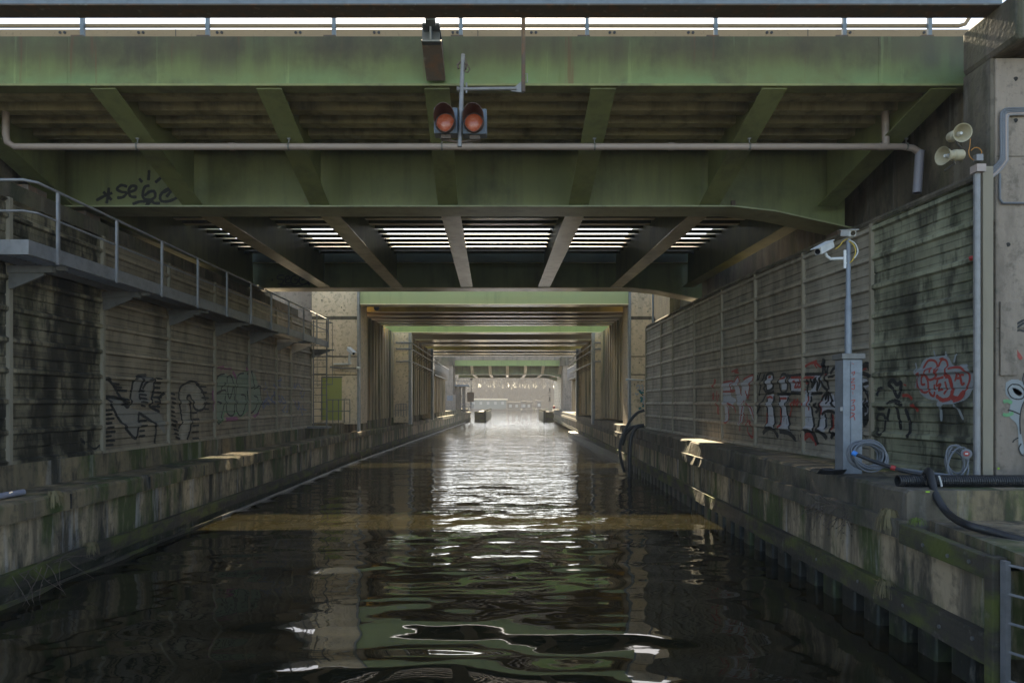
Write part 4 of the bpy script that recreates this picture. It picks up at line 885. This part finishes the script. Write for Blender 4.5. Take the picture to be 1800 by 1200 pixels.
dr = MB().box(HX(567, YT), HX(601, YT), YT-0.03, YT-0.002, HZ(738, YT), HZ(664, YT)).build('door', M['door'], tl)
MB().box(HX(565, YT), HX(567, YT)-0.004, YT-0.05, YT-0.002, HZ(738, YT), HZ(662, YT)).build('frame', M['galv_dk'], dr)
MB().box(HX(567, YT), HX(602, YT), YT-0.06, YT-0.002, HZ(663.8, YT), HZ(661.5, YT)).build('frame', M['galv_dk'], dr)
rbw = MB().box(HX(1147, YT)+0.1, 8.25, 29.01, 34.2, -1, E+6.2); tag(rbw.build('retaining_wall', M['conc_dark'], None), 'dark wall filling in beside the right bridge tower', 'wall')
tr = tower(HX(1109, YT), HX(1146, YT), YT, 2.2, E-1.2, E+6.2, 'pale concrete bridge tower behind the end of the graffiti barrier', 'r')
MB().tube([(HX(1147.5, YT), YT-0.06, E+1), (HX(1147.5, YT), YT-0.06, E+6)], 0.05, 8).build('pipe', M['galv_blue'], tr)
ptw = Plane(YT - 0.002)
cz = lambda pts: PL(pts, 6.0, 960, 650)
paint(tr, [cz([(955,180),(965,160),(985,170),(980,200),(960,210)]), cz([(1000,170),(1015,160),(1020,200),(1000,210),(1030,225)]), cz([(940,240),(955,260),(975,245)]), cz([(1020,270),(1035,300),(1020,340),(1035,360)])], ptw, M['white'], 0.07, 'small pale tags')
paint(tr, [cz([(985,215),(1000,240),(1030,235)]), cz([(990,290),(1010,300),(1000,340)]), cz([(1010,380),(1035,385)]), cz([(975,410),(1005,400)])], ptw, M['teal'], 0.1, 'teal paint patches')
paint(tr, [cz([(960,215),(1035,215)]), cz([(1010,360),(1035,370)]), cz([(1000,250),(1025,270)])], ptw, M['ink'], 0.05, 'black tag')
bw = thing('set_back_wall', 'lilac grey concrete wall set back behind the left bridge tower', 'wall', (-10.6, 35, E))
MB().box(-12.19, HX(546, YT)-0.0, 34.0, 34.3, E-1, E+6.9).build('wall', M['conc'], bw)
MB().box(-12.19, HX(546, YT)-0.05, 33.98, 33.999, E+3.1, E+3.2).build('joint', M['conc_dark'], bw)
# camera on the left tower
tcam = thing('surveillance_camera', 'white surveillance camera on a bracket on the left tower face', 'camera', P(618, 622, YT-0.4))
cctv(P(617, 617, YT-0.45), (0.6, -0.7, -0.45), tcam, 1.7, 'housing')
mb = MB().tube([P(615, 622, YT-0.45), P(614, 634, YT-0.35), P(616, 640, YT-0.3)], 0.06, 8); mb.build('arm', M['camw'], tcam)
MB().box(HX(588, YT), HX(614, YT), YT-0.2, YT-0.004, HZ(641, YT), HZ(638.5, YT)).build('shelf', M['camw'], tcam)
tag(MB().tube([P(580, 645, YT-0.15), P(584, 645, YT-0.15), P(600, 647, YT-0.15), P(626, 647, YT-0.15)], 0.04, 8).build('lamp_pipe', M['galv_dk'], None), 'thin dark pipe across the left tower below the camera', 'pipe')
tag(MB().tube([P(627, 646, YT-0.2), P(633, 647, YT-0.2)], 0.06, 8).build('lamp', M['camw'], None), 'small pale lamp head at the corner of the left tower', 'lamp')
tag(MB().tube([P(1100, 667, YT-0.2), P(1106, 667, YT-0.2), P(1133, 668, YT-0.1)], [0.06, 0.05, 0.02], 8).build('lamp', M['camw'], None), 'small pale lamp head on the right tower above the teal tag', 'lamp')
def railing(pts, h, label, name='guard_rail', mids=(0.5,), nposts=None, m='galv_dk', r=0.022):
    pts = [Vector(p) for p in pts]; t = thing(name, label, 'railing', pts[0])
    for z in [1.0] + list(mids): MB().tube([p + Vector((0, 0, h*z)) for p in pts], r, 6).build('rail', M[m], t)
    tot = sum((b-a).length for a, b in zip(pts[:-1], pts[1:])); n = nposts or max(2, int(tot/0.9)+1)
    for k in range(n):
        d = tot*k/(n-1); p = pts[-1]
        for a, b in zip(pts[:-1], pts[1:]):
            l = (b-a).length
            if d <= l + 1e-6: p = a + (b-a)*(d/l if l else 0); break
            d -= l
        MB().tube([p, p + Vector((0,0,h))], r, 6).build('post', M[m], t)
    return t
railing([P(575, 743, 31), P(615, 742.5, 31)], 1.05, 'small grey guard rail before the green door', nposts=5)

# sheet-pile walls, columns, second and third spans ---------------------------
def sheet_pile(x, y0, y1, zb, zt, label, sgn, period=0.9, dep=0.22):
    mb = MB(); pr_ = []; y = y0
    while y < y1: pr_ += [(y, 0), (y+0.36*period, 0), (y+0.5*period, dep), (y+0.86*period, dep)]; y += period
    n = len(pr_); vs = [(x + sgn*d, yy, z) for z in (zb, zt) for yy, d in pr_]
    mb.add(vs, [(i, i+1, n+i+1, n+i) for i in range(n-1)])
    mb.box(x + sgn*0.5, x + sgn*0.8, y0, y1, zb, zt)
    return tag(mb.build('sheet_pile_wall', M['pilewall'], None), label, 'wall')
sheet_pile(-7.45, 34.25, 44.7, E-0.93, E+4.6, 'brown streaked ribbed wall between the left tower and the next column', -1)
sheet_pile(6.05, 34.25, 44.7, E-0.93, E+4.6, 'brown streaked ribbed wall beyond the right tower', 1)
def column(px0, px1, Y, depth, label, zt):
    xa, xb = HX(px0, Y), HX(px1, Y)
    t = thing('concrete_column', label, 'column', ((xa+xb)/2, Y, E-1))
    MB().box(xa, xb, Y, Y+depth, E-1.3, zt).build('shaft', M['conc_lt'], t, bevel=0.02)
    inn = xb if xb < 0 else xa; s = 1 if inn < 0 else -1
    MB().box(inn + s*0.004, inn + s*0.2, Y-0.03, Y+0.4, E-1.4, zt).build('corner_guard', M['galv'], t)
    return t
column(678, 718, 44.8, 2.0, 'slim pale column beyond the brown wall on the left', E+4.6)
column(1046, 1078, 44.8, 2.0, 'slim pale column beyond the brown wall on the right', E+4.6)
railing([P(695.5, 732, 44.4), P(714, 731, 44.4)], 0.8, 'short pale guard rail before the slim left column', nposts=5, m='galv')
sheet_pile(-6.75, 46.9, 57.9, E-0.9, E+4.6, 'ribbed wall behind the pale wall rails on the left', -1, 1.1, 0.3)
sheet_pile(6.1, 46.9, 57.9, E-0.9, E+4.6, 'ribbed wall behind the pale wall rails on the right', 1, 1.1, 0.3)
column(735, 757, 58.0, 1.2, 'thin far column at the end of the left wall rails', E+4.6)
column(1017, 1035, 58.0, 1.2, 'thin far column at the end of the right wall rails', E+4.6)
sheet_pile(-6.55, 59.3, 72, E-0.9, E+3.0, 'pale ribbed wall under the small left balcony', -1, 1.3, 0.35)
sheet_pile(6.9, 59.3, 74, E-0.9, E+3.0, 'pale ribbed wall under the small right balcony', 1, 1.3, 0.35)
for sg_, lab in ((-1, 'three pale rails bending round the slim left column'), (1, 'three pale rails bending round the slim right column')):
    t = thing('wall_rail', lab, 'railing', (sg_*6.4, 45, E+3))
    for py in (602, 613, 635):
        z = HZ(py, 44.6)
        if sg_ < 0: pts = [P(696, py, 44.6), P(721, py, 44.6), (HX(724, 44.8), 45.4, z), (-6.45, 58.2, z), (-6.4, 64, z)]
        else: pts = [P(1058, py, 44.6), P(1046, py, 44.6), (HX(1044, 44.8), 45.2, z), (5.65, 58.2, z), (5.7, 63, z)]
        MB().tube(pts, 0.045, 8).build('rail', M['galv'], t)
    mb = MB()
    for y in np.arange(46.5, 58, 1.5):
        for py in (613, 635): mb.tube([(sg_*(6.44 if sg_ < 0 else 5.66), y, HZ(py, 44.6)), (sg_*(6.8 if sg_ < 0 else 6.1), y, HZ(py, 44.6)-0.25)], 0.025, 5)
    mb.build('strut', M['galv_dk'], t)
    b = thing('balcony', 'small barred steel balcony high on the %s far wall' % ('left' if sg_ < 0 else 'right'), 'balcony', (sg_*6.4, 66, E+2.5))
    xb_ = -6.35 if sg_ < 0 else 6.35
    MB().box(xb_, xb_ + sg_*0.8, 59.5, 73, E+2.4, E+2.5).build('floor', M['galv_dk'], b)
    mb = MB()
    for y in np.arange(59.5, 73.1, 0.5): mb.tube([(xb_, y, E+2.5), (xb_, y, E+3.6)], 0.025, 5)
    mb.tube([(xb_, 59.5, E+3.6), (xb_, 73, E+3.6)], 0.035, 6); mb.build('bars', M['galv'], b)
def span(name, label, ys, zb, zt, x0, x1, first):
    t = thing(name, label, 'bridge', (0, ys[0][0], zb))
    for k, (y, m, dp_, fw) in enumerate(ys):
        if k: x0, x1 = -8.2, 6.95
        g = MB().box(x0, x1, y, y+0.05, zb+0.03, zb+dp_).build('fascia_girder' if k == 0 else 'main_girder', M[m], t)
        MB().box(x0, x1, y-0.05, y+fw, zb, zb+0.028).build('flange', M['soffit'], g)
    MB().box(x0, x1, ys[0][0]+2.3, ys[-1][0]-0.01, zb+0.95, zt).box(x0+1.2, x1-1.3, ys[0][0]+0.06, ys[0][0]+2.29, zb+0.95, zt).build('road_slab', M['asphalt'], t)
    return t
s2 = span('road_bridge', 'bright green fascia bridge between the two pale concrete towers', [(32.1, 'fresh', 2.42, 0.75), (34.8, 'olive', 0.94, 0.3), (36.3, 'brown', 0.9, 0.5), (38.0, 'brown', 0.9, 0.5), (39.2, 'brown', 0.9, 0.5), (40.3, 'fresh2', 0.98, 0.75)], E+4.62, E+5.66, -7.06, 5.69, True)
tag(MB().tube([P(662, 541, 34.6), P(662, 541, 34.75)], 0.14, 12).build('lamp', M['black'], s2))
fpl = Plane(32.1)
paint(s2, [[(700, 508+k*3), (712+3*k, 507+k*3), (718, 510+k*3)] for k in range(-1, 1)] + [[(690, 502), (700, 500), (706, 503)], [(740, 506), (752, 504)]], fpl, M['white'], 0.05, 'pale chalk marks')
s3 = span('road_bridge', 'moss green fascia bridge resting on the slim columns', [(44.85, 'fresh2', 1.0, 1.1), (50.0, 'brown', 0.8, 1.8), (54.0, 'brown', 0.8, 1.6), (60.0, 'olive', 0.95, 1.0), (63.5, 'galv_dk', 0.95, 1.2), (66.5, 'galv_dk', 0.95, 0.6)], E+4.62, E+5.66, -8.2, 6.95, False)
# third bridge, the far one, built like the first
b3 = thing('road_bridge', 'far green bridge with pale lit brackets before the hazy trees', 'bridge', (0, 100, E+5))
BY1, BY2, BY3 = 95.0, 98.0, 112.5
xL, xRr = HX(790, BY1), HX(990, BY1)
fg3 = MB().box(xL, xRr, BY1, BY1+0.1, E+5.15, E+5.95).build('fascia_girder', M['fresh2'], b3)
MB().box(xL-2, xRr+2, BY1-0.1, BY1, E+5.95, E+6.75).build('parapet', M['conc'], b3)
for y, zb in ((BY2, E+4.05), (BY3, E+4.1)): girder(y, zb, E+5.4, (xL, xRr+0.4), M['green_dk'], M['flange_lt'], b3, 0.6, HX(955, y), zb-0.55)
for px in (829, 861, 892, 924, 955, 986):
    x = HX(px, BY1)
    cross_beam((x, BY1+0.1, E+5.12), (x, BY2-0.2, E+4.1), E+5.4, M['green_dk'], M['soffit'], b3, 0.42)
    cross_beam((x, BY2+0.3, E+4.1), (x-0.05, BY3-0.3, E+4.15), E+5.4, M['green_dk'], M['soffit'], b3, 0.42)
MB().box(xL-2, xRr+2, BY1+0.11, BY3+2, E+5.42, E+5.9).build('road_slab', M['green_dk'], b3)
for (pa, pb, lab) in ((770, 797, 'grey far abutment tower left of the far bridge'), (989, 1006, 'grey far abutment tower right of the far bridge')):
    t = thing('bridge_tower', lab, 'tower', (HX((pa+pb)/2, BY1), BY1, E-1)); MB().box(HX(pa, BY1), HX(pb, BY1), BY1-1, BY1+3, E-1.2, E+5.1).build('shaft', M['conc'], t)
    MB().box(HX(pa, BY1)-0.4, HX(pb, BY1)+0.2, BY1-1.2, BY1+3, E+5.102, E+6.3).build('head', M['conc_dark'], t)
tag(MB().box(8.0, 12, 99, 118, E-1.2, E+3.9).build('retaining_wall', M['panel_b'], None), 'pale low wall beyond the right far tower', 'wall')
t = thing('equipment_shed', 'small grey shed with blue shutter on the far left quay', 'shed', (HX(792, 92), 92, E-1))
MB().box(HX(784, 92), HX(800, 92), 92, 93.5, E-1.0, HZ(693, 92)).build('wall', M['conc'], t); MB().box(HX(786, 92), HX(796, 92), 91.95, 91.998, HZ(704, 92), HZ(695, 92)).build('shutter', M['galv_blue'], t)
t = thing('steel_platform', 'raised steel platform with railing on posts at the far left', 'platform', (HX(812, 100), 99, E-1))
MB().box(HX(801, 99), HX(826, 99), 97, 101, HZ(679.5, 99), HZ(676.5, 99)).build('floor', M['galv_blue'], t)
for px in (803, 809, 816): MB().box(HX(px, 99)-0.22, HX(px, 99)+0.22, 98, 98.4, E-1.2, HZ(679.6, 99)).build('leg', M['conc'], t)
mb = MB()
for px in range(801, 827, 4): mb.tube([P(px, 676, 97.2), P(px, 664, 97.2)], 0.035, 5)
for py in (664, 670): mb.tube([P(801, py, 97.2), P(826, py, 97.2)], 0.035, 5)
mb.build('railing', M['galv'], t)
nb = thing('notice_board', 'brown square notice board on a post at the far left', 'board', (HX(827, 104), 104, E-1))
MB().box(HX(821, 104), HX(833, 104), 104, 104.1, HZ(706, 104), HZ(689, 104)).build('panel', M['rust'], nb); MB().tube([P(827, 720, 104.2), P(827, 689, 104.2)], 0.07, 6).build('post', M['galv_dk'], nb)
lp = thing('lamp_mast', 'thin lamp mast rising above the brown notice board', 'lamp', (HX(828.5, 106), 106, E-1))
MB().tube([P(828.5, 722, 106), P(828.5, 667, 106)], 0.06, 6).build('mast', M['galv_dk'], lp); MB().box(HX(826.5, 106), HX(831, 106), 105.7, 106.2, HZ(668, 106), HZ(665, 106)).build('lamp_head', M['black'], lp)
railing([P(810, 722, 96), P(832, 721, 98)], 1.0, 'pale guard rail at the end of the left quay', nposts=6, m='galv', r=0.04)
# guide fenders
def fender(x0, x1, y0, y1, label):
    t = thing('guide_fender', label, 'fender', ((x0+x1)/2, y0, 0))
    inner = x1 if x0 < 0 else x0
    MB().box(x0, x1, y0, y0+0.3, -0.5, 1.5).build('front_boarding', M['waler'], t); MB().box(inner-0.15, inner+0.15, y0+0.31, y1, -0.5, 1.5).build('side_boarding', M['waler'], t)
    MB().box(x0, x1, y0+0.31, y1, 1.2, 1.35).build('top', M['rust'], t)
    for k in range(5):
        y = y0 + (y1-y0)*k/4; MB().tube([(inner, y-0.2, -1), (inner, y-0.2, 1.75)], 0.2, 8).build('pile', M['pile'], t)
    return t
fender(HX(834, 106), HX(853, 106), 106, 138, 'dark timber guide fender at the left of the canal mouth')
fender(HX(957, 106), HX(975, 106), 106, 122, 'dark timber guide fender at the right of the canal mouth')
sp = thing('channel_sign', 'tall mast with black shapes and boards at the canal mouth', 'sign', (HX(966, 124), 124, 0))
MB().tube([P(966, 722, 124), P(966, 676, 124)], 0.06, 6).build('mast', M['galv_dk'], sp)
for py in (690, 694.5, 705): MB().box(HX(963, 124), HX(968.5, 124), 123.9, 124.1, HZ(py+0.5, 124), HZ(py-0.4, 124)).build('crossbar', M['black'], sp)
MB().box(HX(965.2, 124), HX(967.5, 124), 123.88, 124.08, HZ(688.5, 124), HZ(682, 124)).build('board', M['black'], sp); MB().box(HX(964.8, 124), HX(967.6, 124), 123.88, 124.08, HZ(704, 124), HZ(697, 124)).build('board', M['black'], sp)
tag(MB().box(HX(972, 112), HX(976, 112), 112, 112.4, HZ(718, 112), HZ(713, 112)).build('lifebuoy_box', M['redc'], None, bevel=0.05), 'small red box on the far right quay end', 'box')

# hoses by the right tower ------------------------------------------------------
cz2 = lambda pts, Y: [P(960 + x/6, 650 + y/6, Y) for x, y in pts]
tag(MB().tube(catmull(cz2([(1035,425),(960,455),(880,545),(815,680),(780,790),(785,930),(825,1075)], 27.0), 6), 0.06, 10).build('hose', M['black'], None, smooth=True), 'thin black hose looping from the right barrier end into the water', 'hose')
tag(MB().tube(catmull(cz2([(1030,585),(960,600),(905,680),(885,800),(880,950),(882,1180)], 26.6), 6), 0.08, 10).build('hose', M['black'], None, smooth=True), 'thick black hose hanging straight down into the water', 'hose')
tag(MB().tube(catmull(cz2([(990,590),(900,610),(840,670),(815,740),(800,790)], 27.3), 6), 0.075, 10).build('hose', M['black'], None, smooth=True), 'short corrugated black hose behind the two hanging hoses', 'hose')

# ------------------------------------------------------------------ weeds
def tuft(c, n, ln, label, m='straw', droop=1.0, spread=0.5):
    mb = MB(); c = Vector(c)
    for k in range(n):
        a = rnd.uniform(0, 6.28); d = Vector((math.cos(a)*spread, math.sin(a)*spread, 0)); l = ln*rnd.uniform(0.5, 1.1); p0 = c + d*0.12*rnd.random()
        pts = [p0, p0 + d*l*0.35 + Vector((0,0,l*0.30)), p0 + d*l*0.8 + Vector((0,0,l*(0.25-0.4*droop))), p0 + d*l + Vector((0,0,-l*0.8*droop))]
        sx = Vector((-d.y, d.x, 0)).normalized()*0.0032
        for i in range(3): mb.add([pts[i]-sx, pts[i]+sx, pts[i+1]+sx*0.6, pts[i+1]-sx*0.6], [(0,1,2,3)])
    return tag(mb.build('grass_tuft', M[m], None), label, 'weed')
tuft((ql(10.6)+0.0, 10.6, E-1.43), 170, 0.22, 'dry straw tuft hanging over the left coping near the pipe end')
tuft((ql(11.7)-0.02, 11.6, E-2.42), 110, 0.2, 'dry tuft growing on the lower left timber beam')
tuft((qr(8.5)+0.05, 8.5, E-1.40), 220, 0.26, 'dry straw tuft at the corner of the right ledge')
tuft((qr(8.55), 8.5, E-2.26), 80, 0.2, 'small dry tuft on the lower right timber beam')
tuft((qr(8.1)+0.12, 8.05, E-1.40), 50, 0.16, 'green grass tuft beside the dry one on the right', 'grass', 0.3)
def brush(c, n, ln, label, down=0.6, sd=1):
    r_ = random.Random(sd); mb = MB(); c = Vector(c)
    for k in range(n):
        p = c + Vector((r_.uniform(-.05,.05), r_.uniform(-.6,.6), 0)); d = Vector((r_.uniform(-.8,.2)*(1 if c.x > 0 else -1), r_.uniform(-.8,.8), r_.uniform(-down, .5))).normalized(); pts = [p]
        for i in range(5): d = (d + Vector((r_.uniform(-.4,.4), r_.uniform(-.4,.4), r_.uniform(-.5,.3)))).normalized(); p = p + d*ln/5; pts.append(p)
        mb.tube(pts, [0.006,0.005,0.005,0.004,0.003,0.002], 4)
        for q_ in pts[2:]:
            e = Vector((r_.uniform(-1,1), r_.uniform(-1,1), r_.uniform(-1,1)))*0.02; f_ = Vector((r_.uniform(-1,1), r_.uniform(-1,1), r_.uniform(-1,1)))*0.014
            mb.add([q_, q_+e+f_, q_+e*2, q_+e-f_], [(0,1,2,3)])
    return tag(mb.build('bramble', M['twig'], None), label, 'weed')
brush((qr(10.0)+0.05, 10.0, E-1.5), 34, 0.45, 'dead bramble over the right coping below the mast', 0.7, 4)
brush((ql(10.4)+0.05, 10.2, E-2.45), 14, 0.7, 'bare twigs hanging from the lower left beam', 0.9, 5)
tag(MB().tube([(-7.45, 9.0, E-1.36), (-7.42, 10.45, E-1.36)], 0.045, 12).build('pipe_stub', M['pvc_grey'], None), 'grey plastic pipe end lying on the left ledge', 'pipe')

# ------------------------------------------------------------------ far bank: land, houseboats, trees
tag(MB().box(-400, 400, 300, 700, -1, 0.6).build('far_bank', M['bank']), kind='structure')
def houseboat(px0, px1, pytop, Y, m, roof, label, nwin):
    x0, x1 = HX(px0, Y), HX(px1, Y); t = thing('houseboat', label, 'houseboat', ((x0+x1)/2, Y, 0)); zt = HZ(pytop, Y)
    MB().box(x0-0.4, x1+0.4, Y-0.5, Y+5.5, -0.4, 0.6).build('hull', M['hb_dark'], t, bevel=0.1)
    MB().box(x0, x1, Y, Y+5, 0.601, zt).build('wall', M[m], t)
    MB().box(x0-0.5, x1+0.5, Y-0.6, Y+5.6, zt+0.002, zt+0.5).build('roof', M[roof], t, bevel=0.05)
    for k in range(nwin):
        x = x0 + (x1-x0)*(k+0.5)/nwin; MB().box(x-0.5, x+0.5, Y-0.05, Y-0.002, zt-1.7, zt-0.6).build('window', M['glass'], t)
    return t
houseboat(826, 890, 703, 262, 'hb_teal', 'hb_roof', 'long teal houseboat with cream roof across the water', 5)
houseboat(892, 935, 708, 266, 'hb_dark', 'hb_dark', 'dark low houseboat right of the teal one', 4)
houseboat(944, 951, 706, 258, 'hb_dark', 'hb_dark', 'narrow dark cabin boat near the canal mouth sign', 1)
houseboat(918, 924, 707, 240, 'hb_dark', 'hb_dark', 'small dark work boat before the dark houseboat', 1)
def tree_mesh(seed, h):
    r_ = random.Random(seed); tr_ = MB(); cr = MB()
    tr_.tube([(0,0,0), (0.1,0,h*0.3), (0.2*r_.random(),0,h*0.55), (0.3*r_.random(),0,h*0.8)], [0.35,0.28,0.2,0.08], 6)
    def limb(p, d, l, rad, lvl):
        q_ = p + d*l
        (tr_ if lvl < 1 else cr).tube([p, p+d*l*0.5+Vector((r_.uniform(-.1,.1), 0, .05))*l, q_], [rad, rad*0.8, rad*0.5], 3, False)
        if lvl < 3:
            for k in range(4 if lvl < 2 else 5):
                a = r_.uniform(0, 6.28); e = (d + Vector((math.cos(a), math.sin(a), r_.uniform(-0.1, .7)))*0.75).normalized()
                limb(p + d*l*r_.uniform(0.35, 1.0), e, l*r_.uniform(0.5, 0.75), max(0.02, rad*0.55), lvl+1)
    for k in range(15):
        a = r_.uniform(0, 6.28); z = h*(0.22 + 0.55*r_.random())
        limb(Vector((0.15, 0, z)), Vector((math.cos(a)*0.6, math.sin(a)*0.6, 1)).normalized(), h*0.26, 0.14, 0)
    return tr_, cr
protos = []
for k in range(4):
    h = 21 + 3*k
    t = thing('bare_tree', 'bare leafless tree in the hazy row on the far bank', 'tree', (0, 0, 0.6), 'bare trees along the far bank')
    a, b = tree_mesh(20+k, h)
    for mb_, nm, m in ((a, 'trunk', 'bark'), (b, 'crown', 'twig')):
        mb_.v = [(p[0], p[1], p[2]+0.6) for p in mb_.v]; mb_.build(nm, M[m], t)
    protos.append(t)
for k in range(130):
    o = protos[k] if k < 4 else copy_tree(protos[k % 4])
    o.location = (-62 + 124*((k*0.618) % 1.0), 304 + 90*((k*0.377) % 1.0), 0.6); o.rotation_euler.z = rnd.random()*6.28
mb = MB()                                                            # shrubby undergrowth along the shore
r_ = random.Random(99)
for k in range(34000):
    x, y, z = r_.uniform(-75, 75), r_.uniform(301, 330), 0.6 + 8.5*r_.random()**1.2
    l = r_.uniform(0.8, 2.4); a = r_.uniform(-.5, .5); wv = r_.uniform(.08, .3)
    mb.add([(x-wv, y, z), (x+wv, y, z), (x+a*l, y+r_.uniform(-.3,.3), z+l)], [(0,1,2)])
for k in range(9000):
    x, y, z = r_.uniform(-75, 75), r_.uniform(304, 312), 0.6 + 5.0*r_.random()
    mb.add([(x-0.4, y, z), (x+0.4, y+0.3, z), (x+r_.uniform(-.5,.5), y, z+r_.uniform(1, 2.2))], [(0,1,2)])
tag(mb.build('undergrowth', M['twig']), 'grey brown thicket along the far shore', 'thicket', kind='stuff')

# ------------------------------------------------------------------ haze
hz = bpy.data.materials.new('haze_air'); hz.use_nodes = True; t_ = hz.node_tree; t_.nodes.clear()
out = t_.nodes.new('ShaderNodeOutputMaterial'); pv = t_.nodes.new('ShaderNodeVolumePrincipled'); pv.inputs['Color'].default_value = (0.92, 0.92, 0.95, 1); pv.inputs['Density'].default_value = 0.00065; pv.inputs['Anisotropy'].default_value = 0.0
t_.links.new(pv.outputs[0], out.inputs['Volume'])
tag(MB().box(-402, 402, -45, 705, -3, 42).build('haze', hz), kind='stuff')
